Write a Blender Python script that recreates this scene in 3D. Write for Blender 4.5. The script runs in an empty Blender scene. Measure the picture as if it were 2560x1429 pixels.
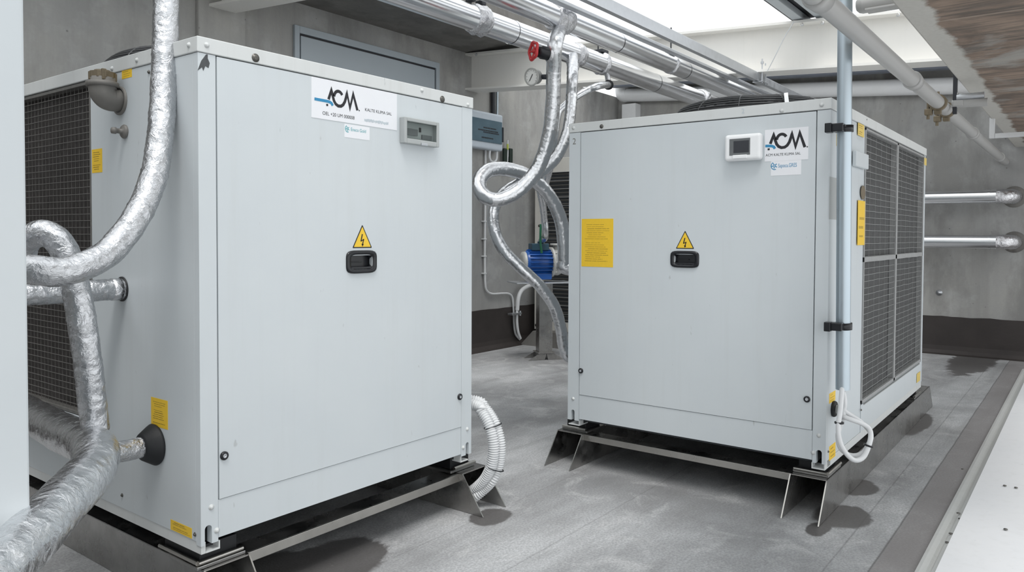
import bpy, bmesh, math, random
from mathutils import Vector, Matrix, noise
random.seed(7)
S = bpy.context.scene
COL = S.collection
PI = math.pi

# ------------------------------------------------------------------ camera geometry (surveyed once, then used to place things on known planes)
FL, YAW, PIT, ROL, CZ = 1906.2, 0.6499, 0.0271, 0.0044, 1.385
SHIFT = 75.24
cf = Vector((math.cos(YAW)*math.cos(PIT), math.sin(YAW)*math.cos(PIT), -math.sin(PIT)))
_r = Vector((math.sin(YAW), -math.cos(YAW), 0)); _u = _r.cross(cf)
cr = _r*math.cos(ROL)+_u*math.sin(ROL); cu = _u*math.cos(ROL)-_r*math.sin(ROL)
EYE = Vector((0, 0, CZ))
def ray(px, py): return cf + cr*((px-1280)/FL) - cu*((py-(714.5-SHIFT))/FL)
def on(ax, val, px, py):
    d = ray(px, py); i = 'xyz'.index(ax)
    return EYE + d*((val-EYE[i])/d[i])
def at(depth, px, py): return EYE + ray(px, py)*depth

# ------------------------------------------------------------------ mesh builder
class MB:
    def __init__(s): s.v, s.f, s.m, s.sm = [], [], [], []
    def add(s, vs, fs, mi=0, smooth=False):
        o = len(s.v); s.v += [Vector(v) for v in vs]
        for f in fs: s.f.append([o+i for i in f]); s.m.append(mi); s.sm.append(smooth)
        return s
    def frombm(s, bm, mi=0, smooth=False, M=None):
        bm.verts.ensure_lookup_table()
        for i, v in enumerate(bm.verts): v.index = i
        vs = [(M @ v.co) if M else v.co.copy() for v in bm.verts]
        s.add(vs, [[v.index for v in f.verts] for f in bm.faces], mi, smooth); bm.free(); return s
    def box(s, a, b, bev=0, mi=0, seg=2, M=None):
        a = Vector(a); b = Vector(b); c = (a+b)/2; d = b-a
        bm = bmesh.new(); bmesh.ops.create_cube(bm, size=1)
        for v in bm.verts: v.co = Vector((v.co.x*abs(d.x), v.co.y*abs(d.y), v.co.z*abs(d.z)))+c
        if bev: bmesh.ops.bevel(bm, geom=bm.edges[:], offset=bev, segments=seg, profile=.5, affect='EDGES')
        return s.frombm(bm, mi, False, M)
    def obox(s, c, ax, ay, az, hx, hy, hz, bev=0, mi=0, seg=2):
        M = Matrix((ax, ay, az)).transposed().to_4x4(); M.translation = Vector(c)
        return s.box((-hx, -hy, -hz), (hx, hy, hz), bev, mi, seg, M)
    def prism(s, poly, n, t, mi=0):
        n = Vector(n).normalized()*t; k = len(poly); p = [Vector(q) for q in poly]
        vs = p+[q+n for q in p]
        fs = [list(range(k))[::-1], list(range(k, 2*k))]+[[i, (i+1) % k, k+(i+1) % k, k+i] for i in range(k)]
        return s.add(vs, fs, mi)
    def cyl(s, p0, p1, r, seg=20, r1=None, mi=0, smooth=True, caps=True):
        p0 = Vector(p0); p1 = Vector(p1); r1 = r if r1 is None else r1
        d = (p1-p0).normalized(); a = d.orthogonal().normalized(); b = d.cross(a)
        c = [(math.cos(2*PI*i/seg), math.sin(2*PI*i/seg)) for i in range(seg)]
        A = [p0+(a*x+b*y)*r for x, y in c]; B = [p1+(a*x+b*y)*r1 for x, y in c]
        s.add(A+B, [[i, (i+1) % seg, seg+(i+1) % seg, seg+i] for i in range(seg)], mi, smooth)
        if caps:
            s.add(A, [list(range(seg))[::-1]], mi); s.add(B, [list(range(seg))], mi)
        return s
    def lathe(s, o, d, prof, seg=24, mi=0, smooth=True):
        o = Vector(o); d = Vector(d).normalized(); a = d.orthogonal().normalized(); b = d.cross(a)
        vs = []
        for (h, r) in prof:
            for i in range(seg):
                t = 2*PI*i/seg; vs.append(o+d*h+(a*math.cos(t)+b*math.sin(t))*max(r, 1e-5))
        fs = []
        for j in range(len(prof)-1):
            for i in range(seg):
                k = (i+1) % seg; fs.append([j*seg+i, j*seg+k, (j+1)*seg+k, (j+1)*seg+i])
        return s.add(vs, fs, mi, smooth)
    def tube(s, pts, r, seg=16, rf=None, mi=0, closed=False, caps=True, smooth=True):
        pts = [Vector(p) for p in pts]; n = len(pts); L = 0; fr = None; vs = []
        tang = []
        for i in range(n):
            if closed: t = pts[(i+1) % n]-pts[i-1]
            else: t = pts[min(i+1, n-1)]-pts[max(i-1, 0)]
            tang.append(t.normalized())
        a = tang[0].orthogonal().normalized()
        for i in range(n):
            if i: L += (pts[i]-pts[i-1]).length
            t = tang[i]; a = (a-t*a.dot(t)).normalized(); b = t.cross(a)
            for j in range(seg):
                q = 2*PI*j/seg; dv = a*math.cos(q)+b*math.sin(q)
                rr = rf(L, q, pts[i]+dv*r) if rf else r
                vs.append(pts[i]+dv*rr)
        fs = []
        for i in range(n if closed else n-1):
            k = (i+1) % n
            for j in range(seg):
                l = (j+1) % seg; fs.append([i*seg+j, i*seg+l, k*seg+l, k*seg+j])
        s.add(vs, fs, mi, smooth)
        if caps and not closed:
            s.add(vs[:seg], [list(range(seg))[::-1]], mi); s.add(vs[-seg:], [list(range(seg))], mi)
        return s
    def wire(s, p0, p1, t, mi=0):
        return s.cyl(p0, p1, t, 4, mi=mi, smooth=False, caps=False)
    def ribbon(s, pts, w, R, U, N, O, t=.0004, mi=0):
        """flat stroke with mitred joints; pts in plane coordinates"""
        n = len(pts); L = []; Rr = []
        P = [Vector((p[0], p[1])) for p in pts]
        for i in range(n):
            d0 = (P[i]-P[i-1]).normalized() if i else None
            d1 = (P[i+1]-P[i]).normalized() if i < n-1 else None
            if d0 is None: d0 = d1
            if d1 is None: d1 = d0
            n0 = Vector((-d0.y, d0.x)); n1 = Vector((-d1.y, d1.x)); m = (n0+n1)
            m = m.normalized() if m.length > 1e-4 else n0
            k = min(1/max(m.dot(n0), .25), 2.6)
            L.append(P[i]+m*w/2*k); Rr.append(P[i]-m*w/2*k)
        f = lambda p, h: O+R*p.x+U*p.y+N*h
        vs = [f(p, t) for p in L]+[f(p, t) for p in Rr]
        return s.add(vs, [[i, n+i, n+i+1, i+1] for i in range(n-1)], mi)
    def obj(s, name, mats, parent=None):
        me = bpy.data.meshes.new(name)
        base = parent.matrix_basis.translation.copy() if parent is not None and parent.get('_root') else None
        if parent is not None:
            p = parent; base = Vector(p['_base'])
        else:
            xs = [v.x for v in s.v]; ys = [v.y for v in s.v]; zs = [v.z for v in s.v]
            base = Vector(((min(xs)+max(xs))/2, (min(ys)+max(ys))/2, min(zs)))
        me.from_pydata([v-base for v in s.v], [], s.f)
        if not isinstance(mats, (list, tuple)): mats = [mats]
        for m in mats: me.materials.append(m)
        me.polygons.foreach_set('material_index', s.m); me.polygons.foreach_set('use_smooth', s.sm)
        bm = bmesh.new(); bm.from_mesh(me); bmesh.ops.recalc_face_normals(bm, faces=bm.faces[:]); bm.to_mesh(me); bm.free()
        me.update()
        o = bpy.data.objects.new(name, me); COL.objects.link(o)
        o['_base'] = list(base)
        if parent is not None: o.parent = parent
        else: o.location = base
        return o

def thing(name, label, cat, base, group=None):
    o = bpy.data.objects.new(name, None); COL.objects.link(o); o.location = base; o['_base'] = list(base)
    o.empty_display_size = .1
    o['label'] = label; o['category'] = cat
    if group: o['group'] = group
    return o
def tag(o, label, cat, group=None):
    o['label'] = label; o['category'] = cat
    if group: o['group'] = group
    return o
def struct(name, mb, mats, parent=None):
    o = mb.obj(name, mats, parent)
    if parent is None: o['kind'] = 'structure'
    return o
def plab(o, label): o['label'] = label; return o
def copy_part(src, parent, offset):
    c = src.copy(); COL.objects.link(c); c.parent = parent; c.location = Vector(src.location)+Vector(offset); return c

class Face:
    def __init__(s, ax, val, R, U=(0, 0, 1)):
        s.ax, s.val = ax, val; s.R = Vector(R); s.U = Vector(U); s.N = s.R.cross(s.U)
        s.O = Vector([val if c == ax else 0 for c in 'xyz'])
    def ab(s, px, py): p = on(s.ax, s.val, px, py); return p.dot(s.R), p.dot(s.U)
    def pt(s, a, b, h=0): return s.O+s.R*a+s.U*b+s.N*h
    def px(s, x, y, h=0): a, b = s.ab(x, y); return s.pt(a, b, h)
    def rect(s, tl, br):
        a0, b1 = s.ab(*tl); a1, b0 = s.ab(*br); return a0, b0, a1, b1
    def plate(s, mb, q, h0, h1, bev=0, mi=0, seg=2):
        a0, b0, a1, b1 = q
        c = s.pt((a0+a1)/2, (b0+b1)/2, (h0+h1)/2)
        return mb.obox(c, s.R, s.U, s.N, abs(a1-a0)/2, abs(b1-b0)/2, abs(h1-h0)/2, bev, mi, seg)

def catmull(pts, ds=.01):
    P = [Vector(p) for p in pts]; P = [P[0]*2-P[1]]+P+[P[-1]*2-P[-2]]
    out = []
    for i in range(1, len(P)-2):
        p0, p1, p2, p3 = P[i-1:i+3]; n = max(2, int((p2-p1).length/ds))
        for k in range(n):
            t = k/n
            out.append(.5*((2*p1)+(p2-p0)*t+(2*p0-5*p1+4*p2-p3)*t*t+(3*p1-p0-3*p2+p3)*t**3))
    out.append(P[-2]); return out

# ------------------------------------------------------------------ materials
def nt(name):
    m = bpy.data.materials.new(name); m.use_nodes = True; t = m.node_tree; t.nodes.clear()
    o = t.nodes.new('ShaderNodeOutputMaterial'); b = t.nodes.new('ShaderNodeBsdfPrincipled')
    t.links.new(b.outputs[0], o.inputs[0]); return m, t, b
def N(t, typ, **kw):
    n = t.nodes.new(typ)
    for k, v in kw.items():
        if k in n.inputs: n.inputs[k].default_value = v
        else: setattr(n, k, v)
    return n
def mixc(t, fac, a, b, mode='MIX'):
    n = t.nodes.new('ShaderNodeMix'); n.data_type = 'RGBA'; n.blend_type = mode
    for i, v in ((0, fac), (6, a), (7, b)):
        if hasattr(v, 'is_linked'): t.links.new(v, n.inputs[i])
        else: n.inputs[i].default_value = v if i == 0 else (*v, 1)[:4]
    return n.outputs[2]
def ramp(t, src, stops):
    n = t.nodes.new('ShaderNodeValToRGB'); e = n.color_ramp.elements
    while len(e) < len(stops): e.new(.5)
    for i, (p, c) in enumerate(stops):
        e[i].position = p; e[i].color = (c, c, c, 1) if not isinstance(c, tuple) else (*c, 1)[:4]
    t.links.new(src, n.inputs[0]); return n.outputs[0]
def coords(t, scale=(1, 1, 1)):
    g = t.nodes.new('ShaderNodeNewGeometry'); mp = t.nodes.new('ShaderNodeMapping'); mp.inputs['Scale'].default_value = scale
    t.links.new(g.outputs['Position'], mp.inputs[0]); return mp.outputs[0]
def noi(t, vec, scale, detail=4, rough=.55, dist=0):
    n = N(t, 'ShaderNodeTexNoise', Scale=scale, Detail=detail, Roughness=rough, Distortion=dist); t.links.new(vec, n.inputs['Vector']); return n.outputs['Fac']
def bump(t, b, h, strength=.3, dist=.01):
    n = N(t, 'ShaderNodeBump', Strength=strength, Distance=dist); t.links.new(h, n.inputs['Height']); t.links.new(n.outputs[0], b.inputs['Normal']); return n
def math_n(t, op, a, b=None, c=None, clamp=False):
    n = t.nodes.new('ShaderNodeMath'); n.operation = op; n.use_clamp = clamp
    for i, v in enumerate((a, b, c)):
        if v is None: continue
        if hasattr(v, 'is_linked'): t.links.new(v, n.inputs[i])
        else: n.inputs[i].default_value = v
    return n.outputs[0]

def simple(name, col, rough=.5, metal=0, var=.06, vscale=30, bmp=0, bscale=80):
    m, t, b = nt(name); v = coords(t)
    n = noi(t, v, vscale, 5)
    dark = tuple(c*(1-var) for c in col); lite = tuple(min(1, c*(1+var)) for c in col)
    t.links.new(mixc(t, n, dark, lite), b.inputs['Base Color'])
    b.inputs['Roughness'].default_value = rough; b.inputs['Metallic'].default_value = metal
    if bmp: bump(t, b, noi(t, v, bscale, 4), bmp, .004)
    return m

def m_paint(name, col, dirt=.10):
    m, t, b = nt(name)
    big = noi(t, coords(t), 1.7, 5, .6); streak = noi(t, coords(t, (9, 9, .5)), 2.2, 5, .6)
    fine = noi(t, coords(t), 60, 3)
    c = mixc(t, ramp(t, big, [(.3, 0), (.75, 1)]), tuple(x*.955 for x in col), (col[0]*1.02, col[1]*1.012, col[2]*1.0))
    c = mixc(t, ramp(t, streak, [(.52, 0), (.8, dirt)]), c, (.40, .40, .37))
    spots = noi(t, coords(t, (1, 1, .35)), 38, 2)
    c = mixc(t, ramp(t, spots, [(.74, 0), (.80, .45)]), c, (.33, .34, .34))
    t.links.new(c, b.inputs['Base Color']); b.inputs['Roughness'].default_value = .42
    b.inputs['Specular IOR Level'].default_value = .45
    bump(t, b, fine, .05, .002); return m

def m_foil(name, crink=.55, scale=34, col=(.88, .89, .90), rough=.2):
    """foil with flat facets meeting in sharp creases, plus fine wrinkles"""
    m, t, b = nt(name); v = coords(t)
    nz = N(t, 'ShaderNodeTexNoise', Scale=11, Detail=4); t.links.new(v, nz.inputs['Vector'])
    sc = t.nodes.new('ShaderNodeVectorMath'); sc.operation = 'SCALE'; sc.inputs['Scale'].default_value = .11
    dn = t.nodes.new('ShaderNodeVectorMath'); dn.operation = 'ADD'
    t.links.new(nz.outputs['Color'], sc.inputs[0]); t.links.new(v, dn.inputs[0]); t.links.new(sc.outputs[0], dn.inputs[1])
    w = N(t, 'ShaderNodeTexVoronoi', Scale=scale); t.links.new(dn.outputs[0], w.inputs['Vector'])
    w2 = N(t, 'ShaderNodeTexVoronoi', Scale=scale*2.7); t.links.new(dn.outputs[0], w2.inputs['Vector'])
    n2 = noi(t, dn.outputs[0], scale*1.3, 5, .6, .8)
    ridge = math_n(t, 'ABSOLUTE', math_n(t, 'SUBTRACT', n2, .5))
    h = math_n(t, 'ADD', math_n(t, 'MULTIPLY', w.outputs['Distance'], .9), math_n(t, 'MULTIPLY', w2.outputs['Distance'], .16))
    h = math_n(t, 'ADD', h, math_n(t, 'MULTIPLY', ridge, 1.3))
    bump(t, b, h, crink, .007)
    b.inputs['Metallic'].default_value = 1
    t.links.new(mixc(t, n2, tuple(c*.86 for c in col), tuple(min(1, c*1.06) for c in col)), b.inputs['Base Color'])
    t.links.new(math_n(t, 'MULTIPLY_ADD', n2, .16, rough-.06), b.inputs['Roughness']); return m

def m_metal(name, col, rough, streak=(1, 1, 1), var=.2, sc=8, dirt=None, dfac=.5, bmp=.04):
    m, t, b = nt(name); n = noi(t, coords(t, streak), sc, 6, .6)
    c = mixc(t, n, tuple(x*(1-var) for x in col), tuple(min(1, x*(1+var)) for x in col))
    if dirt:
        d = noi(t, coords(t), 5, 6, .65); c = mixc(t, ramp(t, d, [(.42, 0), (.7, dfac)]), c, dirt)
        mm = ramp(t, d, [(.42, 1), (.75, .35)]); t.links.new(mm, b.inputs['Metallic'])
    else: b.inputs['Metallic'].default_value = 1
    t.links.new(c, b.inputs['Base Color'])
    t.links.new(math_n(t, 'MULTIPLY_ADD', n, .25, rough-.12), b.inputs['Roughness'])
    bump(t, b, n, bmp, .003); return m

def m_concrete(name, base, warm, dark, scale=1.0, streaks=.5):
    m, t, b = nt(name); v = coords(t)
    a = noi(t, v, .9*scale, 7, .62, .4); c2 = noi(t, v, 2.6*scale, 7, .62, .25); f = noi(t, v, 45, 4)
    st = noi(t, coords(t, (2.5, 2.5, .22)), 1.6*scale, 5, .6)
    c = mixc(t, ramp(t, a, [(.35, 0), (.65, 1)]), base, warm)
    c = mixc(t, ramp(t, c2, [(.52, 0), (.62, .45)]), c, tuple(min(1, x*1.45) for x in base))
    c3 = noi(t, coords(t, (1, 1, .45)), 1.9*scale, 7, .62, .15); c = mixc(t, ramp(t, c3, [(.36, .65), (.50, 0)]), c, dark)
    pit = N(t, 'ShaderNodeTexVoronoi', Scale=7.0); t.links.new(v, pit.inputs['Vector']); c = mixc(t, ramp(t, pit.outputs['Distance'], [(.03, .7), (.07, 0)]), c, tuple(x*.6 for x in dark))
    c = mixc(t, ramp(t, st, [(.46, 0), (.72, streaks)]), c, dark)
    c = mixc(t, math_n(t, 'MULTIPLY', f, .22), c, dark)
    t.links.new(c, b.inputs['Base Color']); b.inputs['Roughness'].default_value = .85
    bump(t, b, math_n(t, 'ADD', math_n(t, 'MULTIPLY', c2, 1.5), f), .22, .006); return m

def m_floor():
    m, t, b = nt('roof_membrane'); v = coords(t)
    sep = t.nodes.new('ShaderNodeSeparateXYZ'); t.links.new(v, sep.inputs[0]); X, Y = sep.outputs[0], sep.outputs[1]
    a = noi(t, v, .8, 7, .62, .5); c2 = noi(t, v, 4.2, 8, .68, .6); f = noi(t, v, 90, 4, .7)
    sw = noi(t, coords(t, (.5, 2.6, 1)), 1.5, 6, .6, .3)
    c = mixc(t, ramp(t, a, [(.34, 0), (.64, 1)]), (.255, .258, .262), (.56, .568, .578))
    c = mixc(t, ramp(t, sw, [(.45, 0), (.66, .55)]), c, (.225, .223, .222))
    c = mixc(t, ramp(t, c2, [(.52, 0), (.66, .45)]), c, (.66, .66, .66))
    c = mixc(t, ramp(t, f, [(.40, .42), (.60, 0)]), c, (.15, .15, .155))
    # membrane lap strip along the kerb and its seams
    wob = math_n(t, 'MULTIPLY_ADD', noi(t, v, 2.2, 4), .014, -.007); Yw = math_n(t, 'ADD', Y, wob)
    band = ramp(t, Yw, [(.700, .7), (.712, 0)])
    c = mixc(t, band, c, (.21, .193, .19))
    for y0, w_, s_ in ((.708, .007, .75), (.86, .006, .4), (1.9, .006, .3), (2.36, .005, .25)):
        d = math_n(t, 'ABSOLUTE', math_n(t, 'SUBTRACT', Yw, y0))
        k = math_n(t, 'MULTIPLY', math_n(t, 'SUBTRACT', 1, math_n(t, 'DIVIDE', d, w_), clamp=True), s_)
        c = mixc(t, k, c, (.07, .068, .066))
    # wet stains by the feet and drips under the cabinets
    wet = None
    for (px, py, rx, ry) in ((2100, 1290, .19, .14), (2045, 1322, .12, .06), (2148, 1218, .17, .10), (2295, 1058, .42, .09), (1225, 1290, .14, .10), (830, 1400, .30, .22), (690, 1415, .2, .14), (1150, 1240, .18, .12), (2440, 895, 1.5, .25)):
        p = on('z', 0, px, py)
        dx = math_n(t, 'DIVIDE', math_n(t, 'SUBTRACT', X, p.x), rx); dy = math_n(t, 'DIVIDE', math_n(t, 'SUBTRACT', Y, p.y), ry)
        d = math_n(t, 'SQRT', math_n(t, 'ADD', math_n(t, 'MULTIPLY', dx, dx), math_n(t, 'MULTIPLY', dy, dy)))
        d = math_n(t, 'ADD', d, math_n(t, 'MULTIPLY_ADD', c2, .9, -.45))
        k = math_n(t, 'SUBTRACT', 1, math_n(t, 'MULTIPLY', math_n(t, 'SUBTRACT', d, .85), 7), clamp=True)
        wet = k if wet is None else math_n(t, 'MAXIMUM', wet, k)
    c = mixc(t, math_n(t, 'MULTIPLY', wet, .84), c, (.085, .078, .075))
    # white flecks and droppings
    vo = N(t, 'ShaderNodeTexVoronoi', Scale=9.0); t.links.new(coords(t, (1, 1.6, 1)), vo.inputs['Vector'])
    k = math_n(t, 'MULTIPLY', ramp(t, vo.outputs['Distance'], [(.03, 1), (.085, 0)]), ramp(t, a, [(.5, 0), (.6, 1)]))
    c = mixc(t, math_n(t, 'MULTIPLY', k, .6), c, (.72, .72, .72))
    t.links.new(c, b.inputs['Base Color'])
    t.links.new(math_n(t, 'MULTIPLY_ADD', wet, -.35, .74), b.inputs['Roughness'])
    bump(t, b, math_n(t, 'ADD', f, math_n(t, 'MULTIPLY', c2, 1.2)), .25, .004); return m

def m_slab():
    m, t, b = nt('stained_concrete_soffit'); v = coords(t)
    sep = t.nodes.new('ShaderNodeSeparateXYZ'); t.links.new(v, sep.inputs[0]); Y = sep.outputs[1]; X = sep.outputs[0]
    a = noi(t, v, 2.2, 7, .65, .8); g = noi(t, coords(t, (7, .7, 1)), 3, 6, .7, .4); f = noi(t, v, 40, 4)
    c = mixc(t, ramp(t, a, [(.36, 0), (.60, 1)]), (.16, .12, .095), (.30, .225, .175))
    c = mixc(t, ramp(t, g, [(.46, 0), (.64, .8)]), c, (.075, .07, .064))
    c = mixc(t, ramp(t, noi(t, v, 1.3, 6, .6, .5), [(.54, 0), (.64, .75)]), c, (.36, .36, .34))
    # formwork board joints
    for x0 in (4.1, 5.35, 7.2, 8.9):
        d = math_n(t, 'ABSOLUTE', math_n(t, 'SUBTRACT', X, x0))
        c = mixc(t, math_n(t, 'MULTIPLY', math_n(t, 'SUBTRACT', 1, math_n(t, 'DIVIDE', d, .012), clamp=True), .6), c, (.42, .36, .30))
    wob = math_n(t, 'MULTIPLY_ADD', noi(t, v, 3.2, 6, .7), .16, -.08); e = math_n(t, 'ADD', Y, wob)
    c = mixc(t, ramp(t, e, [(.575, 0), (.60, 1)]), c, mixc(t, f, (.44, .43, .40), (.55, .54, .505)))
    t.links.new(c, b.inputs['Base Color']); b.inputs['Roughness'].default_value = .9
    bump(t, b, math_n(t, 'ADD', g, f), .3, .006); return m

M = {}
M['paint'] = m_paint('cabinet_paint', (.605, .648, .675), .10)
M['cap'] = m_paint('cap_paint', (.66, .68, .68), .22)
M['seam'] = simple('seam_shadow_gap', (.05, .055, .06), .8)
M['beam'] = m_paint('beam_paint', (.86, .85, .82), .06)
M['foil'] = m_foil('crumpled_foil', .65, 22, (.58, .59, .61), .26)
M['bigfoil'] = m_foil('wrinkled_foil', .75, 15, (.80, .81, .83), .24)
M['foil2'] = m_foil('smooth_foil', .30, 17, (.76, .77, .79), .23)
M['tape'] = m_foil('foil_tape', .75, 26, (.74, .74, .76), .23)
M['jacket'] = m_metal('aluminium_jacket', (.84, .85, .87), .22, (1, 1, 1), .05, 3, bmp=.012)
M['galv'] = m_metal('galvanised_steel', (.62, .64, .67), .42, (1, 1, 1), .15, 22)
M['stainless'] = m_metal('dirty_stainless', (.42, .415, .405), .28, (1, 1, 1), .22, 7, (.11, .10, .09), .6)
M['stainless_bright'] = m_metal('stainless_edge', (.50, .485, .455), .30, (1, 1, 1), .2, 12)
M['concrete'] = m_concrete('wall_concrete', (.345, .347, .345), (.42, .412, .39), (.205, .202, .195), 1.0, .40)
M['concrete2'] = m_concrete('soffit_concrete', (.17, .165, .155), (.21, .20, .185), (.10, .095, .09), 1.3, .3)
M['slab'] = m_slab()
M['floor'] = m_floor()
M['bitumen'] = simple('bitumen_upstand', (.040, .033, .031), .62, 0, .35, 4, .25, 30)
M['yellow'] = simple('yellow_label', (.86, .56, .035), .5, 0, .06, 60)
M['yellow2'] = simple('weathered_yellow_label', (.70, .52, .14), .6, 0, .2, 60)
M['ylines'] = simple('label_print', (.50, .33, .03), .6)
M['dkprint'] = simple('dark_label_print', (.30, .20, .03), .6)
M['white'] = simple('white_vinyl', (.80, .81, .84), .4, 0, .02, 20)
M['black'] = simple('black_print', (.012, .012, .016), .5)
M['grayprint'] = simple('faded_print', (.50, .56, .60), .6)
M['lblue'] = simple('light_blue_print', (.03, .24, .45), .5)
M['teal'] = simple('teal_print', (.05, .36, .40), .5)
M['rubber'] = simple('black_rubber', (.012, .013, .015), .55, 0, .3, 30, .1)
M['blackpl'] = simple('black_plastic', (.008, .009, .012), .3, 0, .2, 30)
M['whitepl'] = simple('white_plastic', (.84, .85, .86), .33, 0, .03, 20)
M['greypl'] = simple('grey_plastic', (.40, .42, .42), .4, 0, .06, 20)
M['bluegrey'] = simple('pale_blue_grey_plastic', (.56, .62, .68), .38, 0, .05, 20)
M['screen'] = simple('grey_screen', (.15, .16, .165), .16, 0, .2, 12)
M['screen2'] = simple('blue_grey_screen', (.11, .17, .21), .15, 0, .2, 6)
M['pvc'] = simple('white_pvc', (.70, .71, .72), .4, 0, .05, 20)
M['greypvc'] = m_paint('grey_pvc', (.42, .42, .415), .25)
M['pole'] = m_metal('pole_galvanised', (.50, .57, .62), .40, (1, 1, .2), .12, 14)
M['coil'] = simple('condenser_fins', (.055, .050, .048), .55, .3, .5, 26, .3, 120)
M['coil2'] = simple('condenser_fins_grey', (.075, .076, .076), .55, .3, .4, 26, .3, 120)
M['wire'] = simple('grey_wire', (.20, .195, .185), .5, .3, .3, 30)
M['wire2'] = simple('light_wire', (.36, .365, .365), .5, .3, .2, 30)
M['dkwire'] = simple('dark_wire', (.05, .052, .055), .45, .3, .4, 30)
M['bolt'] = simple('dull_bolt', (.13, .125, .115), .4, .7, .3, 60)
M['iron'] = simple('cast_iron', (.225, .215, .20), .6, .35, .2, 16, .25, 60)
M['rust'] = simple('rusty_brass', (.19, .155, .105), .6, .4, .35, 40, .3, 60)
M['red'] = simple('red_paint', (.52, .03, .035), .4, 0, .15, 30)
M['pump'] = simple('blue_motor_paint', (.012, .085, .33), .32, 0, .2, 20)
M['pumpdk'] = simple('dark_teal_paint', (.02, .06, .09), .4)
M['cast'] = simple('grey_casting', (.46, .46, .44), .5, .2, .12, 20, .2, 50)
M['dial'] = simple('dial_face', (.80, .80, .77), .35, 0, .03)
M['steeldk'] = simple('dark_roof_steel', (.035, .038, .045), .5, .2, .3, 8)
M['steelblue'] = simple('blue_grey_steel', (.16, .18, .22), .45, .3, .2, 8)
M['roofpanel'] = simple('pale_panel', (.45, .49, .52), .4, 0, .06, 6)
M['doorp'] = m_paint('door_paint', (.40, .45, .49), .05)
M['kerb'] = m_paint('kerb_sheet', (.80, .81, .83), .12)
M['kerb2'] = m_paint('kerb_flashing', (.62, .63, .62), .30)
M['ivory'] = simple('ivory_casing', (.66, .645, .60), .45, 0, .05, 10)
M['green'] = simple('green_sleeve', (.02, .16, .08), .5)
M['ltgreen'] = simple('yellow_green_sleeve', (.55, .62, .12), .5)
M['clear'] = None
mg, tg, bg = nt('clear_cover'); bg.inputs['Transmission Weight'].default_value = 1; bg.inputs['Roughness'].default_value = .08; bg.inputs['Base Color'].default_value = (.80, .84, .83, 1); bg.inputs['IOR'].default_value = 1.2
M['clear'] = mg

def foil_rf(r, amp=.05, f1=16, f2=42, band=0, seed=0):
    so = Vector((seed*3.1, seed*1.7, seed*.9))
    def rf(L, q, p):
        n1 = noise.noise((p+so)*f1); n2 = 1-abs(noise.noise((p+so)*f2))*2
        k = 1+amp*n1+amp*.55*n2
        if band:
            d = (L % band)/band; d = min(d, 1-d)*band
            if d < .006: k += .035*(1-d/.006)
        return r*k
    return rf
def foil_tube(pts, r, amp=.05, seg=40, ds=.007, band=0, f1=16, f2=42, seed=0):
    return MB().tube(catmull(pts, ds), r, seg, foil_rf(r, amp, f1, f2, band, seed))

def text_mb(s, size, F, a, b, h, mi=0, align='LEFT', squash=1.0, mb=None, shear=0):
    cu_ = bpy.data.curves.new('t', 'FONT'); cu_.body = s; cu_.size = size; cu_.align_x = align; cu_.shear = shear
    o = bpy.data.objects.new('t', cu_); COL.objects.link(o)
    bpy.context.view_layer.update()
    me = bpy.data.meshes.new_from_object(o.evaluated_get(bpy.context.evaluated_depsgraph_get()))
    mb = mb or MB()
    mb.add([F.pt(a+v.co.x*squash, b+v.co.y, h) for v in me.vertices], [list(p.vertices) for p in me.polygons], mi)
    bpy.data.objects.remove(o); bpy.data.curves.remove(cu_); bpy.data.meshes.remove(me)
    return mb

# ------------------------------------------------------------------ SETTING
YW, XW = 5.8, 10.3
struct('floor', MB().box((-3, -3, -.2), (XW+.3, YW+.3, 0)), M['floor'])
struct('shade_wall_left', MB().box((-3.3, -.4, 0), (-3, YW+.3, 3.49)), M['concrete'])  # unseen wall, added to darken the coil side of the left unit
struct('wall_back', MB().box((-3, YW, 0), (XW+.3, YW+.3, 3.49)), M['concrete'])
struct('wall_right', MB().box((XW, -3, 0), (XW+.3, YW, 4.0)), M['concrete'])
def upstand(p0, p1, nrm, h):
    """bitumen upstand with a ragged brushed top edge and a cove at the floor"""
    mb = MB(); p0 = Vector(p0); p1 = Vector(p1); nrm = Vector(nrm); k = 90; rows = []
    for i in range(k+1):
        p = p0.lerp(p1, i/k); hh = h+.010*noise.noise(p*6)+.004*noise.noise(p*30)
        rows.append([p+nrm*.10, p+nrm*.05+Vector((0, 0, .012)), p+nrm*.018+Vector((0, 0, .05)), p+nrm*.008+Vector((0, 0, .1)), p+nrm*.008+Vector((0, 0, hh)), p+Vector((0, 0, hh))])
    w = len(rows[0]); vs = [q for r_ in rows for q in r_]
    mb.add(vs, [[i*w+j, (i+1)*w+j, (i+1)*w+j+1, i*w+j+1] for i in range(k) for j in range(w-1)], 0)
    return mb
struct('baseboard_back', upstand((-3, YW, 0), (XW, YW, 0), (0, -1, 0), .485), M['bitumen'])
struct('baseboard_right', upstand((XW, -3, 0), (XW, YW, 0), (-1, 0, 0), .445), M['bitumen'])
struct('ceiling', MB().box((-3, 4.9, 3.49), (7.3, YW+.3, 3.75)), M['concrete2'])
def zroof(y): return 2.684+.0648*y+.68
v_ = [(x, y, zroof(y)+dz) for dz in (0, .15) for x, y in ((9.25, .3), (XW, .3), (XW, YW), (9.25, YW))]
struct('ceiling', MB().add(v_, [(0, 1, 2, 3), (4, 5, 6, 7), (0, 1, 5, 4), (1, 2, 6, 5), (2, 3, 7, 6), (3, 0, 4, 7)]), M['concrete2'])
struct('ceiling', MB().box((-3, -.40, 2.40), (XW, .712, 2.66), .012), M['slab'])
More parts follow.
